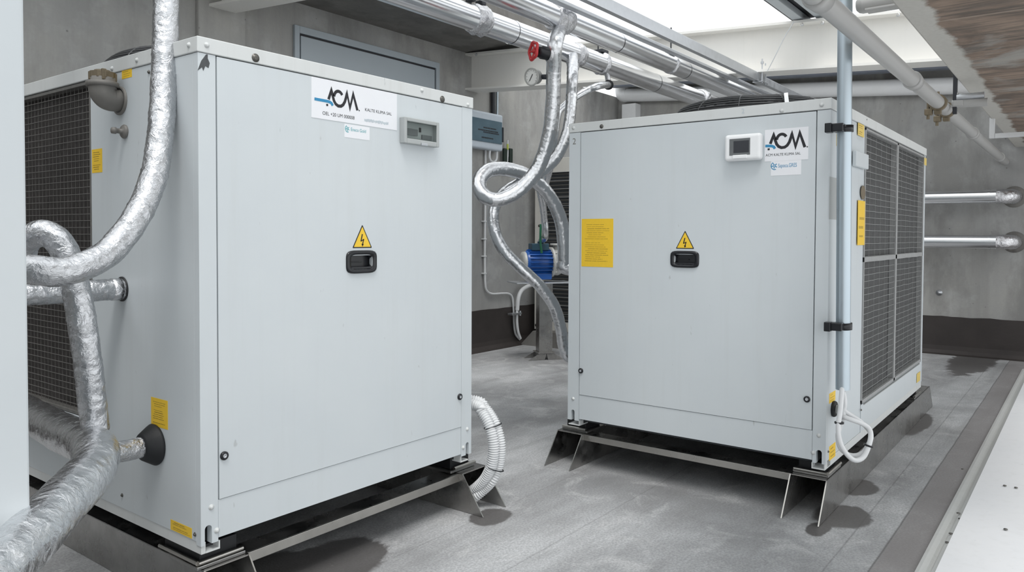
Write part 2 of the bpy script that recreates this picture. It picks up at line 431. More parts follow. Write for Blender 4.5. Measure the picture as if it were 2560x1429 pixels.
# pilaster on the back wall and render patches
xa = on('y', YW-.05, 497, 100).x; xb = on('y', YW-.05, 616, 100).x
struct('trim_1', MB().box((xa, YW-.05, 0), (xb, YW, 3.49), .012), M['concrete'])
# door with a grey frame behind the left unit
d0, d1 = 4.335, 6.26
fr = MB()
fr.box((d0, YW-.03, 0.5), (d0+.055, YW, 3.28), .004); fr.box((d1-.055, YW-.03, 0.5), (d1, YW, 3.28), .004); fr.box((d0+.055, YW-.03, 3.215), (d1-.055, YW, 3.28), .004)
fr.box((d0+.055, YW-.008, .5), (d1-.055, YW-.002, 3.215), 0, 1)
dr = struct('door_1', fr, [M['doorp'], M['black']])
MB().box((d0+.072, YW-.022, .5), (d1-.072, YW-.006, 3.195), .004).obj('door_leaf', M['doorp'], dr)

# ------------------------------------------------------------------ ROOF STEEL
def zb(y): return 2.684+.0648*y
def ibeam(x0, x1, y0, y1, zoff, h, tf=.022, tw=.012):
    mb = MB()
    def blk(xa, xb, za, zc):
        v = [(x, y, zb(y)+zoff+z) for y in (y0, y1) for x, z in ((xa, za), (xb, za), (xb, zc), (xa, zc))]
        mb.add(v, [(0, 1, 2, 3), (7, 6, 5, 4), (0, 4, 5, 1), (1, 5, 6, 2), (2, 6, 7, 3), (3, 7, 4, 0)])
    xm = (x0+x1)/2
    blk(x0, x1, 0, tf); blk(x0, x1, h-tf, h); blk(xm-tw/2, xm+tw/2, tf, h-tf); return mb
bm1 = thing('steel_beam', 'long white painted steel I-beam crossing under the sky above the right cabinet', 'beam', (6.84, 2.5, zb(2.5)))
ibeam(6.72, 6.96, -1.0, YW, 0, .42).obj('beam_profile', M['beam'], bm1)
bl = None
for (px, py) in ((2006, 62), (2057, 58), (2246, 38), (1192, 137)):
    p = on('x', 6.72, px, py)
    MB().lathe((6.716, p.y, p.z), (-1, 0, 0), [(0, .014), (.012, .014), (.014, .010), (.02, .010)], 6, smooth=False).obj('bolt', M['galv'], bm1)
bm2 = ibeam(3.48, 3.72, -1.0, YW, 3.236-zb(YW), .42).obj('steel_beam', M['beam'])
tag(bm2, 'white steel beam end reaching out from the concrete wall at the top left', 'beam')
# dark channel frame sitting over the beam, seen from below
zt = zb(2.0)+.42
ch = thing('roof_channel', 'pair of pale roof rails with a dark slot resting on top of the white beam', 'rail', (6.2, 2.1, zt))
P = {k: on('z', zt+.01, *p) for k, p in dict(a=(1985, 54), b=(2012, 52), c=(2042, 48), d=(2075, 45)).items()}
ya, yb_, yc, yd = P['a'].y, P['b'].y, P['c'].y, P['d'].y
MB().box((3.0, yb_, zt+.012), (7.0, ya, zt+.07), .004).obj('rail_strip', M['roofpanel'], ch)
MB().box((3.0, yd, zt+.012), (7.0, yc, zt+.07), .004).obj('rail_strip', M['roofpanel'], ch)
MB().box((3.0, yd, zt+.08), (7.0, ya, zt+.12)).obj('slot_cover', M['steeldk'], ch)
MB().box((3.0, ya, zt+.02), (7.0, ya+.018, zt+.10)).obj('edge_lip', M['steeldk'], ch)
# blue-grey channel under the roof by the far wall
v_ = [(x, y, zb(y)+dz) for dz in (.52, .595) for x, y in ((9.86, .75), (9.98, .75), (9.98, 5.7), (9.86, 5.7))]
o = MB().add(v_, [(0, 1, 2, 3), (4, 5, 6, 7), (0, 1, 5, 4), (1, 2, 6, 5), (2, 3, 7, 6), (3, 0, 4, 7)]).obj('wall_channel', M['steelblue'])
tag(o, 'dark blue-grey steel channel above the white pipe along the far right wall', 'steel channel')
# thin slack wire in front of the beam
o = MB().tube(catmull([on('x', 6.70, 1985, 54), on('x', 6.69, 1962, 92), on('x', 6.69, 1938, 140), on('x', 6.70, 1919, 177)], .03), .0035, 8).obj('hanging_wire', M['galv'])
tag(o, 'thin slack wire hanging slanted in front of the white beam', 'wire')

# ------------------------------------------------------------------ OVERHEAD PIPES (run along X)
def wrapcap(c, ax, r, ln, amp=.16, seed=0):
    c = Vector(c); ax = Vector(ax).normalized()
    pts = [c+ax*(ln*(i/14-.5)) for i in range(15)]
    rf0 = foil_rf(r, amp, 22, 50, 0, seed)
    def rf(L, q, p):
        e = abs(L/ln-.5)*2; return r*.93+(rf0(L, q, p)-r*.93)*(1-e**4)
    return MB().tube(pts, r, 36, rf)
def long_pipe(name, label, y, z, r, x0, x1, joints, group=None):
    t = thing(name, label, 'pipe', (x0, y, z), group)
    mb = MB().cyl((x0, y, z), (x1, y, z), r, 48)
    mb.obj('pipe_jacket', M['jacket'], t)
    for xj in joints:
        MB().tube([(xj-.012, y, z), (xj, y, z), (xj+.012, y, z)], r+.003, 40, caps=False).obj('jacket_band', M['jacket'], t)
    return t
YA, ZA, RA = 3.2, 2.778, .080
YB, ZB, RB = 2.77, 2.785, .070
YC = 2.40
pA = long_pipe('insulated_pipe', 'thick bright metal jacketed pipe running overhead, lower one by the soffit', YA, ZA, RA, .6, XW, (4.2, 6.35))
pB = long_pipe('insulated_pipe', 'thick bright metal jacketed pipe running overhead beside the steel rail', YB, ZB, RB, .6, XW, (4.9, 6.05))
def px_x(y, px, py): return on('y', y, px, py).x
xw = px_x(YA, 1195, 62)
def rod(mb, x, y, z0, z1): mb.cyl((x, y, z0), (x, y, z1), .006, 8)
wrapcap((xw, YA, ZA), (1, 0, 0), RA+.012, .13, .14, 1).obj('foil_wrap', M['tape'], pA)
mb = MB(); rod(mb, xw-.05, YA+.02, ZA+RA, ZA+.32); rod(mb, xw+.05, YA+.02, ZA+RA, ZA+.32); mb.box((xw-.07, YA-.01, ZA+RA+.03), (xw-.03, YA+.05, ZA+RA+.07), .005); mb.box((xw+.03, YA-.01, ZA+RA+.03), (xw+.075, YA+.05, ZA+RA+.06), .005); mb.obj('hanger', M['steeldk'], pA)
xw = px_x(YA, 1440, 145); wrapcap((xw, YA, ZA), (1, 0, 0), RA+.010, .10, .14, 2).obj('foil_wrap', M['tape'], pA)
xw = px_x(YA, 1503, 170); wrapcap((xw, YA, ZA), (1, 0, 0), RA+.006, .05, .12, 3).obj('foil_wrap', M['tape'], pA)
mb = MB(); rod(mb, xw, YA+.03, ZA+RA, ZA+.30); mb.box((xw-.05, YA-.04, ZA+RA+.005), (xw+.05, YA+.06, ZA+RA+.03), .004); mb.obj('hanger', M['steeldk'], pA)
xw = px_x(YA, 1752, 240); wrapcap((xw, YA, ZA), (1, 0, 0), RA+.012, .12, .16, 4).obj('foil_wrap', M['tape'], pA)
xw = px_x(YB, 1400, 40); XT = xw; wrapcap((xw, YB, ZB), (1, 0, 0), RB+.016, .17, .18, 5).obj('foil_wrap', M['tape'], pB)
xw = px_x(YB, 1677, 150); wrapcap((xw, YB, ZB), (1, 0, 0), RB+.006, .045, .12, 6).obj('foil_wrap', M['tape'], pB)
mb = MB(); rod(mb, xw, YB, ZB+RB, ZB+.30); mb.box((xw-.05, YB-.05, ZB+RB+.004), (xw+.04, YB+.03, ZB+RB+.03), .004); mb.obj('hanger', M['steeldk'], pB)
# square steel rail
zr0, zr1 = 2.762, 2.836
rl = thing('steel_rail', 'long square grey steel rail bolted under the white beam beside the bright pipes', 'rail', (5, YC, zr0))
MB().box((2.6, YC-.022, zr0), (6.85, YC+.022, zr1), .004).box((2.6, YC-.026, zr0-.004), (6.85, YC-.018, zr0+.014), 0).obj('rail_tube', M['galv'], rl)
MB().box((6.852, YC-.02, zr0-.003), (9.6, YC+.02, zr1-.01), .004).obj('rail_tube', M['galv'], rl)
mb = MB()
for dx in (-.05, .045):
    rod(mb, 6.80+dx, YC-.045, zr0-.02, zr1+.12); mb.cyl((6.80+dx, YC-.045, zr1+.075), (6.80+dx, YC-.045, zr1+.095), .014, 6, smooth=False)
mb.box((6.72, YC-.06, zr0-.012), (6.88, YC+.03, zr0-.005), .001); mb.obj('hook_bolt', M['galv'], rl)
# thin flat strip rails beside the pipes
o = MB().box((2.5, YB-.135, ZB+.035), (9.6, YB-.085, ZB+.06), .004).obj('strip_rail', M['galv']); tag(o, 'thin bright metal strip lying between the round pipe and the square steel rail', 'rail')
o = MB().box((3.2, 3.02, 2.90), (6.0, 3.055, 2.93), .003).obj('strip_rail', M['galv']); tag(o, 'thin grey metal strip seen between the two bright overhead pipes', 'rail')

# ------------------------------------------------------------------ CHILLER CABINETS
def bolt_on(F, px, py, t, mat, r=.010, h=0):
    p = F.px(px, py, h)
    MB().lathe(p, F.N, [(0, r*1.2), (.002, r*1.2), (.0022, r*.8), (.005, r*.75), (.0065, r*.45), (.0067, 0)], 16).obj('bolt', mat, t)
def lock_on(F, px, py, t, h=0):
    p = F.px(px, py, h)
    MB().lathe(p, F.N, [(0, .0155), (.006, .0155), (.009, .012), (.0088, .0075)], 22).lathe(p, F.N, [(.004, .0085), (.0088, .0085), (.0088, .003), (.006, .0025), (.006, 0)], 16, 1).obj('door_lock', [M['blackpl'], M['galv']], t)
def bars(F, q, rows, mat_i, mb, h, seed=1, margin=.1, thick=.35):
    rnd = random.Random(seed); a0, b0, a1, b1 = q; w = a1-a0; hh = b1-b0
    for i in range(rows):
        yb = b1-hh*(margin+(1-2*margin)*(i+.5)/rows); x0 = a0+w*rnd.uniform(.10, .22); x1 = a1-w*rnd.uniform(.10, .42)
        if rnd.random() < .12: continue
        t = hh*(1-2*margin)/rows*thick*rnd.uniform(.5, 1)
        x = x0
        while x < x1:
            xe = min(x1, x+w*rnd.uniform(.08, .3)); F.plate(mb, (x, yb-t/2, xe, yb+t/2), h, h+.0003, 0, mat_i); x = xe+w*.018
def sticker(F, tl, br, t, rows, name='warning_label', mat='yellow', ink='ylines', seed=1, q=None, h=.0008):
    q = q or F.rect(tl, br); mb = MB(); F.plate(mb, q, 0, h)
    if rows: bars(F, q, rows, 1, mb, h, seed)
    return plab(mb.obj(name, [M[mat], M[ink]], t), ('yellow printed label' if 'yellow' in mat else 'printed label'))

LOGO_A = [(600, 470), (638, 372), (668, 456), (690, 501), (735, 534), (790, 524), (825, 483), (862, 371), (905, 530), (953, 368), (1014, 540)]
def logo(F, a0, b0, sc, h, mb, blue_long):
    """interlaced letter strokes with a blue swoosh; a0,b0 = left end and base line"""
    tr = lambda pts: [(a0+(x-535)*sc, b0-(y-543)*sc) for x, y in pts]
    sm = [(652, 412), (662, 447), (676, 485), (700, 516), (735, 533), (775, 530), (805, 510), (830, 472), (848, 420), (862, 371)]
    mb.ribbon(tr([(598, 478), (638, 372), (652, 412)]), 35*sc, F.R, F.U, F.N, F.O, h, 0)
    mb.ribbon(tr(sm), 35*sc, F.R, F.U, F.N, F.O, h, 0)
    mb.ribbon(tr([(848, 420), (862, 371), (905, 530), (953, 368), (1016, 545)]), 35*sc, F.R, F.U, F.N, F.O, h+.0001, 0)
    arc = [(738+62*math.cos(q), 440-72*math.sin(q)) for q in [math.radians(x) for x in range(175, 30, -12)]]
    mb.ribbon(tr(arc), 35*sc, F.R, F.U, F.N, F.O, h, 0)
    mb.ribbon(tr([(566, 545), (592, 541)]), 24*sc, F.R, F.U, F.N, F.O, h, 0)
    x0 = 405 if blue_long else 537
    mb.ribbon(tr([(x0, 500), (585, 502), (620, 506), (642, 517), (656, 540)]), 32*sc, F.R, F.U, F.N, F.O, h+.0002, 1)
    mb.lathe(F.pt(a0+(1044-535)*sc, b0-.0*sc, h), F.N, [(0, 8*sc), (.0002, 8*sc), (.0002, 0)], 12, 0, False)

def triangle(F, apex, bl, br, t):
    A = Vector(F.ab(*apex)); B = Vector(F.ab(*bl)); C = Vector(F.ab(*br))
    C.y = B.y = (B.y+C.y)/2; A.x = (B.x+C.x)/2
    mb = MB(); cen = (A+B+C)/3
    def rounded(k, rad):
        out = []; V = [cen+(p-cen)*k for p in (A, B, C)]
        for i in range(3):
            p, q0, q1 = V[i], V[i-1], V[(i+1) % 3]; d0 = (q0-p).normalized()*rad; d1 = (q1-p).normalized()*rad
            for s_ in range(6):
                u = s_/5; out.append((p+d0)*(1-u)**2+p*2*u*(1-u)+(p+d1)*u*u)
        return out
    for k, rad, h, mi in ((1.0, .006, .0008, 0), (.86, .003, .0012, 1)):
        mb.prism([F.pt(v.x, v.y, 0) for v in rounded(k, rad)], F.N, h, mi)
    w = (C.x-B.x); hh = A.y-B.y
    tr = lambda pts: [(cen.x+x*w, cen.y+y*hh) for x, y in pts]
    mb.ribbon(tr([(-.005, .26), (-.075, -.04)]), .055*w, F.R, F.U, F.N, F.O, .0016, 0)
    mb.ribbon(tr([(-.09, -.05), (.07, .035)]), .035*w, F.R, F.U, F.N, F.O, .0016, 0)
    mb.ribbon(tr([(.065, .05), (.0, -.20)]), .05*w, F.R, F.U, F.N, F.O, .0016, 0)
    mb.prism([F.pt(*p, .0012) for p in tr([(-.05, -.15), (.07, -.17), (-.005, -.28)])], F.N, .0004, 0)
    return plab(mb.obj('electric_hazard_sign', [M['black'], M['yellow']], t), 'yellow triangle sign with black lightning arrow')

def handle(F, tl, br, t):
    """recessed black pull with a bulging rim, open pocket and finger lip"""
    a0, b0, a1, b1 = F.rect(tl, br); ca, cb = (a0+a1)/2, (b0+b1)/2; w, h = (a1-a0)/2, (b1-b0)/2
    def loop(k, kz, n=40, ex=5):
        out = []
        for i in range(n):
            q = 2*PI*i/n; c, s_ = math.cos(q), math.sin(q); rr = (abs(c)**ex+abs(s_)**ex)**(-1/ex)
            out.append((ca+w*k*c*rr, cb+h*kz*s_*rr))
        return out
    L = [(loop(1, 1), 0), (loop(1, 1), .004), (loop(.93, .92), .009), (loop(.76, .66), .008), (loop(.71, .55), -.024), (loop(.70, .54), -.026)]
    vs = []; n = 40
    for lp, z in L: vs += [F.pt(a, b, z) for a, b in lp]
    mb = MB().add(vs, [[j*n+i, j*n+(i+1) % n, (j+1)*n+(i+1) % n, (j+1)*n+i] for j in range(len(L)-1) for i in range(n)], 0, True)
    mb.add(vs[-n:], [list(range(n))])
    F.plate(mb, (ca-w*.72, cb-h*.62, ca+w*.72, cb-h*.42), -.012, .004, .002, 0)
    F.plate(mb, (ca-w*.66, cb-h*.06, ca+w*.2, cb+h*.02), -.024, -.014, .001, 0)
    return plab(mb.obj('door_handle', M['blackpl'], t), 'black recessed pull handle')

def post_poly(a0, a1, b0, b1, na, nw, nh):
    """post outline with an arched lifting slot at the foot"""
    pts = [(a0, b0), (na-nw, b0)]
    pts += [(na+nw*math.cos(q), b0+nh-nw+nw*math.sin(q)) for q in [PI-PI*i/10 for i in range(11)]]
    pts += [(na+nw, b0), (a1, b0), (a1, b1), (a0, b1)]
    return pts

def fan_guard(c, r, z, t, hs):
    mb = MB(); rings = [(1, .010), (1, .026), (.99, .042), (.975, .058), (.955, .074), (.93, .089), (.90, .103), (.86, .115), (.81, .125), (.75, .132), (.67, .137), (.57, .140), (.45, .142), (.32, .143), (.19, .143)]
    for k, dz in rings:
        pts = [(c[0]+r*k*math.cos(2*PI*i/72), c[1]+r*k*math.sin(2*PI*i/72), z+dz*hs) for i in range(72)]
        mb.tube(pts, .0062, 6, closed=True)
    for i in range(12):
        q = 2*PI*i/12+.2
        mb.tube([(c[0]+r*k*math.cos(q), c[1]+r*k*math.sin(q), z+dz*hs+.004) for k, dz in [(1.0, 0)]+rings], .004, 6)
    mb.lathe((c[0], c[1], z+.12*hs), (0, 0, 1), [(0, 0), (0, r*.2), (.02, r*.2), (.02, 0)], 24)
    mb.lathe((c[0], c[1], z), (0, 0, 1), [(0, r*.88), (.09*hs, r*.84), (.09*hs, r*.81), (.002, r*.83), (.002, 0)], 48)
    return plab(mb.obj('fan_guard', M['dkwire'], t), 'black wire fan guard')

# ===== left unit: front faces -Y, coil side faces -X
X1, Y1, W1, L1, Z10, Z11 = 1.435, 2.442, 1.449, 2.615, .31, 2.060
XR1, YB1 = X1+W1, Y1+L1
F1 = Face('y', Y1, (1, 0, 0)); G1 = Face('x', X1, (0, -1, 0))
u1 = thing('chiller_unit', 'white chiller cabinet at left, with clear-covered display and long logo plate', 'chiller', (X1+W1/2, Y1+L1/2, Z10-.03))
def cabinet_core(u, x0, x1, y0, y1, z0, z1, inset):
    a = (x0+inset[0], y0+inset[1], z0-.025); b = (x1-inset[2], y1-inset[3], z1-.02)
    return plab(MB().box(a, b).obj('inner_casing', M['seam'], u), 'dark inner casing')
cabinet_core(u1, X1, XR1, Y1, YB1, Z10, Z11-.05, (.06, .06, .03, .03))
zc1 = 2.007
# cap
mb = MB().box((X1-.004, Y1-.004, zc1), (XR1+.004, YB1+.004, Z11), .003); mb.obj('top_cap', M['cap'], u1)
# posts
def post_front(F, a0, a1, b0, b1, na, nw, nh, t, th=.03):
    MB().prism([F.pt(a, b, -th) for a, b in post_poly(a0, a1, b0, b1, na, nw, nh)], F.N, th).obj('corner_post', M['paint'], t)
pl = F1.ab(521, 1335)[0]; pr = F1.ab(1168, 1130)[0]
post_front(F1, X1, X1+.066, Z10-.012, zc1-.002, pl, .0135, .068, u1)
post_front(F1, XR1-.076, XR1, Z10-.012, zc1-.002, pr, .011, .062, u1)
MB().box((XR1-.022, Y1+.031, Z10), (XR1, YB1-.02, zc1-.002)).obj('side_panel', M['paint'], u1)
MB().box((X1+.03, YB1-.02, Z10), (XR1-.001, YB1, zc1-.002)).obj('rear_panel', M['paint'], u1)
def holed(F, q, hq, h0, h1, t):
    a0, b0, a1, b1 = q; c0, d0_, c1, d1_ = hq; mb = MB()
    for r in ((a0, b0, c0, b1), (c1, b0, a1, b1), (c0, b0, c1, d0_), (c0, d1_, c1, b1)): F.plate(mb, r, h0, h1)
    return mb.obj('door_panel', M['paint'], t)
def shrink(q, kx=.14, ky=.22): w, h = q[2]-q[0], q[3]-q[1]; return (q[0]+w*kx, q[1]+h*ky, q[2]-w*kx, q[3]-h*ky)
holed(F1, (X1+.0705, .447, XR1-.0795, zc1-.005), shrink(F1.rect((864, 626), (940, 681))), -.03, .002, u1)
MB().box((X1+.0675, Y1+.001, Z10), (XR1-.0775, Y1+.03, .4445), .001).obj('kick_panel', M['paint'], u1)
ys = 3.236
MB().box((X1, Y1+.031, Z10), (X1+.02, ys, zc1-.002), .001).obj('side_panel', M['paint'], u1)
MB().box((X1, ys+.002, Z10), (X1+.02, YB1-.021, .618), .001).obj('side_panel', M['paint'], u1)
MB().box((X1, YB1-.12, .62), (X1+.02, YB1-.021, zc1-.002), .001).obj('side_panel', M['paint'], u1)
# coil recess frame, coil and guard
y0, y1, z0, z1 = ys+.004, YB1-.122, .622, zc1-.004
def coil(u, F, a0, a1, b0, b1, mat, pitch=.020, depth=.035):
    mb = MB(); n_ = int((a1-a0)/pitch); vs = []; 
    for i in range(n_*4+1):
        a = a0+(a1-a0)*i/(n_*4); h = -depth-.009*(0.5-.5*math.cos(i*PI/2))
        vs.append((a, h))
    nz = 40; V = []
    for j in range(nz+1):
        b = b0+(b1-b0)*j/nz
        for i, (a, h) in enumerate(vs): V.append(F.pt(a+.0022*math.sin(b*170), b, h))
    w = len(vs)
    mb.add(V, [[j*w+i, j*w+i+1, (j+1)*w+i+1, (j+1)*w+i] for j in range(nz) for i in range(w-1)], 0, True)
    return plab(mb.obj('condenser_coil', mat, u), 'dark finned coil behind wire guard')
def guard(u, F, a0, a1, b0, b1, hp, vp, mat, th=.0018, h=-.008, bow=0):
    mb = MB(); nh_ = int((b1-b0)/hp); nv = int((a1-a0)/vp)
    for i in range(nh_+1):
        b = b0+(b1-b0)*i/nh_
        if bow:
            k = 14; off = [bow*noise.noise(Vector((a0*3+j*.5, b*9, 3))) for j in range(k+1)]
            for j in range(k): mb.wire(F.pt(a0+(a1-a0)*j/k, b+off[j], h), F.pt(a0+(a1-a0)*(j+1)/k, b+off[j+1], h), th)
        else: mb.wire(F.pt(a0, b, h), F.pt(a1, b, h), th)
    for i in range(nv+1):
        a = a0+(a1-a0)*i/nv; mb.wire(F.pt(a, b0, h-.002), F.pt(a, b1, h-.002), th*.6)
    return plab(mb.obj('wire_guard', mat, u), 'grey wire grid over the coil')
def rim(u, F, a0, a1, b0, b1, w, mat, dep=.05):
    mb = MB()
    for q in ((a0, b0, a0+w, b1), (a1-w, b0, a1, b1), (a0+w, b0, a1-w, b0+w), (a0+w, b1-w, a1-w, b1)): F.plate(mb, q, -dep, -.001, 0)
    return mb.obj('coil_frame', mat, u)
rim(u1, G1, -y1, -y0, z0, z1, .012, M['wire'])
coil(u1, G1, -y1+.012, -y0-.012, z0+.012, z1-.012, M['coil'])
guard(u1, G1, -y1+.012, -y0-.012, z0+.012, z1-.012, .0275, .036, M['wire'], .0015, -.006, .002)
# base frame under the cabinet
MB().box((X1+.003, Y1+.004, .268), (X1+.02, YB1-.01, Z10-.001), .001).obj('base_frame', M['cap'], u1)
MB().box((XR1-.02, Y1+.10, .268), (XR1-.003, YB1-.01, Z10-.001), .001).obj('base_frame', M['cap'], u1)
MB().box((X1+.0205, Y1+.004, .268), (X1+.075, Y1+.04, .274)).box((X1+.070, Y1+.004, .274), (X1+.075, Y1+.04, .298)).obj('foot_angle', M['cap'], u1)
MB().box((XR1-.075, Y1+.004, .268), (XR1-.02, Y1+.06, .274)).box((XR1-.075, Y1+.004, .274), (XR1-.070, Y1+.05, .298)).obj('foot_angle', M['cap'], u1)
# bolts and fittings, front
for p in ((637, 145), (1104, 248)): bolt_on(F1, *p, u1, M['bolt'], .013, .004)
for p in ((515, 113), (1168, 262), (1053, 226)): bolt_on(F1, *p, u1, M['cap'], .008, .004)
for p in ((528, 1267), (542, 1325), (1168, 1072), (1158, 1118)): bolt_on(F1, *p, u1, M['cap'], .0085, 0)
for p in ((475, 113), (345, 151), (283, 172)): bolt_on(G1, *p, u1, M['cap'], .008, .004)
for p in ((373, 180), (488, 1335), (306, 1237)): bolt_on(G1, *p, u1, M['bolt'], .006, 0)
lock_on(F1, 559, 1138, u1, .002); lock_on(F1, 1148, 991, u1, .002)
triangle(F1, (904, 561), (880, 620), (929, 619), u1).location.y -= .002
handle(F1, (864, 626), (940, 681), u1).location.y -= .002
# torn dark sticker
rag = [(494, 176), (503, 152), (515, 136), (519, 136), (519, 146), (524, 158), (521, 170), (513, 165), (508, 177), (505, 168)]
plab(MB().prism([F1.px(*p) for p in rag], F1.N, .0012).obj('sticker_remnant', simple('torn_sticker', (.07, .075, .08), .7, 0, .4, 80), u1), 'torn dark sticker')
# logo plate
q = F1.rect((777, 192), (990, 322)); 
a0, b1 = F1.ab(777, 191); b0 = F1.ab(777, 293)[1]; a1 = F1.ab(991, 300)[0]
mb = MB(); F1.plate(mb, (a0, b0, a1, b1), .002, .0035)
npl = mb.obj('logo_plate', M['white'], u1); plab(npl, 'white logo plate with black and blue lettering')
PF = Face('y', Y1-.0036, (1, 0, 0))
lw = PF.ab(895, 240)[0]-PF.ab(786, 240)[0]; sc = lw/(1026-405)
mb = MB(); base_b = PF.ab(897, 276)[1]; logo(PF, PF.ab(786, 240)[0]+(535-405)*sc, base_b, sc, .0004, mb, True)
mb.obj('logo_lettering', [M['black'], M['lblue']], npl)
th_ = (b1-b0)*.085
a_, b_ = PF.ab(806, 286); text_mb('OEL +20 UM 000008', th_*1.45, PF, a_, b_, .0004, squash=(PF.ab(894, 280)[0]-a_)/(th_*1.45*9.6)).obj('plate_text', M['black'], npl)
a_, b_ = PF.ab(912, 277); text_mb('KALTE KLIMA SAL', th_*1.35, PF, a_, b_, .0004, squash=(PF.ab(987, 280)[0]-a_)/(th_*1.35*8.9)).obj('plate_text', M['black'], npl)
mb = MB(); rnd = random.Random(3); a_, b_ = PF.ab(911, 300); ae = PF.ab(971, 300)[0]; x = a_
while x < ae:
    w_ = rnd.uniform(.003, .007); PF.plate(mb, (x, b_-th_*rnd.uniform(.15, .45), x+w_*.8, b_+th_*rnd.uniform(.3, .6)), 0, .0004, 0); x += w_
mb.obj('faded_print', M['grayprint'], npl)
# small teal sticker
def teal_sticker(F, tl, br, t, words, mat, h0):
    q = F.rect(tl, br); mb = MB(); F.plate(mb, q, h0, h0+.0008, 0)
    s_ = plab(mb.obj('small_sticker', M['white'], t), 'small white sticker with %s print' % ('teal' if mat == 'teal' else 'light blue'))
    w = q[2]-q[0]; hh = q[3]-q[1]; m2 = MB(); h = h0+.0012
    ca, cb = q[0]+w*.12, q[3]-hh*.35
    for k in range(5):
        d = 2*PI*k/5+.3; r_ = hh*.19
        m2.ribbon([(ca+.2*r_*math.cos(d), cb+.2*r_*math.sin(d)), (ca+r_*math.cos(d+.5), cb+r_*math.sin(d+.5))], hh*.06, F.R, F.U, F.N, F.O, h, 0)
    m2.ribbon([(ca+hh*.22*math.cos(q_), cb+hh*.25*math.sin(q_)) for q_ in [2+.4*i for i in range(9)]], hh*.05, F.R, F.U, F.N, F.O, h, 0)
    sz = hh*.36; text_mb(words, sz, F, q[0]+w*.24, q[3]-hh*.47, h, squash=w*.72/(sz*len(words)*.56), mb=m2)
    m2.obj('sticker_print', M[mat], s_)
teal_sticker(F1, (860, 309), (923, 351), u1, 'Eneco Gold', 'teal', .002)
# clear covered display
q = F1.rect((998, 294), (1085, 362)); a0, b0, a1, b1 = q
b1 = F1.ab(1000, 293)[1]; b0 = F1.ab(1000, 358)[1]; q = (a0, b0, a1, b1)
mb = MB()
for qq in ((a0, b0, a0+.017, b1), (a1-.017, b0, a1, b1), (a0+.017, b0, a1-.017, b0+.022), (a0+.017, b1-.017, a1-.017, b1)): F1.plate(mb, qq, .002, .034, .003)
dsp = plab(mb.obj('display_housing', M['greypl'], u1), 'grey display box with clear cover')
mb = MB(); F1.plate(mb, (a0+.017, b0+.022, a1-.017, b1-.017), .003, .008, 0); F1.plate(mb, (a0+.028, b0+.04, a0+.10, b1-.045), .008, .016, .001, 1); F1.plate(mb, (a0+.115, b0+.06, a0+.125, b0+.08), .008, .012, 0, 2)
F1.plate(mb, (a0+.13, b0+.03, a1-.03, b0+.05), .008, .014, 0, 1)
mb.obj('display_face', [M['greypl'], M['screen'], M['black']], dsp)
mb = MB(); F1.plate(mb, (a0+.014, b0+.019, a1-.014, b1-.014), .027, .031, .001); mb.obj('clear_cover', M['clear'], dsp)
mb = MB(); F1.plate(mb, ((a0+a1)/2-.01, b0-.002, (a0+a1)/2+.03, b0+.010), .034, .040, .002); mb.obj('cover_latch', M['galv'], dsp)
fan_guard((2.02, 3.235), .50, Z11, u1, .8)
# coil side fittings
sticker(G1, (305, 171), (330, 192), u1, 4, seed=2); sticker(G1, (230, 374), (256, 430), u1, 9, seed=3, ink='dkprint'); sticker(G1, (378, 991), (420, 1074), u1, 11, seed=4, ink='dkprint'); sticker(G1, (427, 1297), (480, 1346), u1, 5, seed=5, ink='dkprint')
c0 = G1.px(300, 252); cu0 = on('y', c0.y, 256, 205); ex = X1-cu0.x
pts = [c0+Vector((-.004, 0, 0)), c0+Vector((-.03, 0, 0))]+[Vector((X1-.03-(ex-.03)*math.sin(q), c0.y, c0.z+(ex-.03)*(1-math.cos(q)))) for q in [PI/2*i/10 for i in range(1, 11)]]
top = pts[-1]; pts.append(top+Vector((0, 0, .02)))
el = MB().tube(catmull(pts, .012), .050, 28, lambda L, q, p: .050-.008*max(0, 1-L/.10))
e = plab(el.obj('pipe_elbow', M['iron'], u1), 'grey cast iron pipe elbow')
t2 = pts[-1]
MB().lathe(t2, (0, 0, 1), [(-.012, .050), (-.012, .057), (.004, .057), (.008, .050), (.008, .046), (.022, .046), (.022, .040)], 28).obj('elbow_rim', M['iron'], e)
mb = MB().lathe(t2+Vector((0, 0, .02)), (0, 0, 1), [(0, .047), (.022, .047), (.024, .04), (.026, 0)], 10, smooth=False)
for k in range(5): mb.box((-.008, -.006, 0), (.008, .006, .03+.01*(k % 2)), .002, 0, 2, Matrix.Translation(t2+Vector((.041*math.cos(k*1.3+.5), .041*math.sin(k*1.3+.5), .01))))
mb.lathe(t2+Vector((0, 0, .042)), (0, 0, 1), [(0, .028), (.008, .028), (.008, .02), (.003, .018)], 18)
mb.obj('threaded_plug', M['rust'], e)
mb = MB().lathe(G1.px(301, 252), (-1, 0, 0), [(0, .055), (.006, .055), (.008, .046)], 26); mb.obj('elbow_flange', M['iron'], e)
k0 = G1.px(313, 329)
plab(MB().lathe(k0, (-1, 0, 0), [(0, .026), (.006, .027), (.012, .022), (.013, .010), (.035, .009), (.036, .013), (.05, .012), (.052, 0)], 24).obj('drain_knob', M['iron'], u1), 'grey washer with small knob')
kb = G1.px(388, 1110)
plab(MB().lathe(kb, (-1, 0, 0), [(0, .074), (.006, .077), (.012, .074), (.05, .050), (.055, .044), (.055, .02)], 36).obj('rubber_boot', M['rubber'], u1), 'black rubber collar')
kh = G1.px(306, 722)
plab(MB().lathe(kh, (-1, 0, 0), [(0, .048), (.004, .048), (.005, .03)], 30).obj('hole_collar', M['rubber'], u1), 'dark collar around pipe hole')

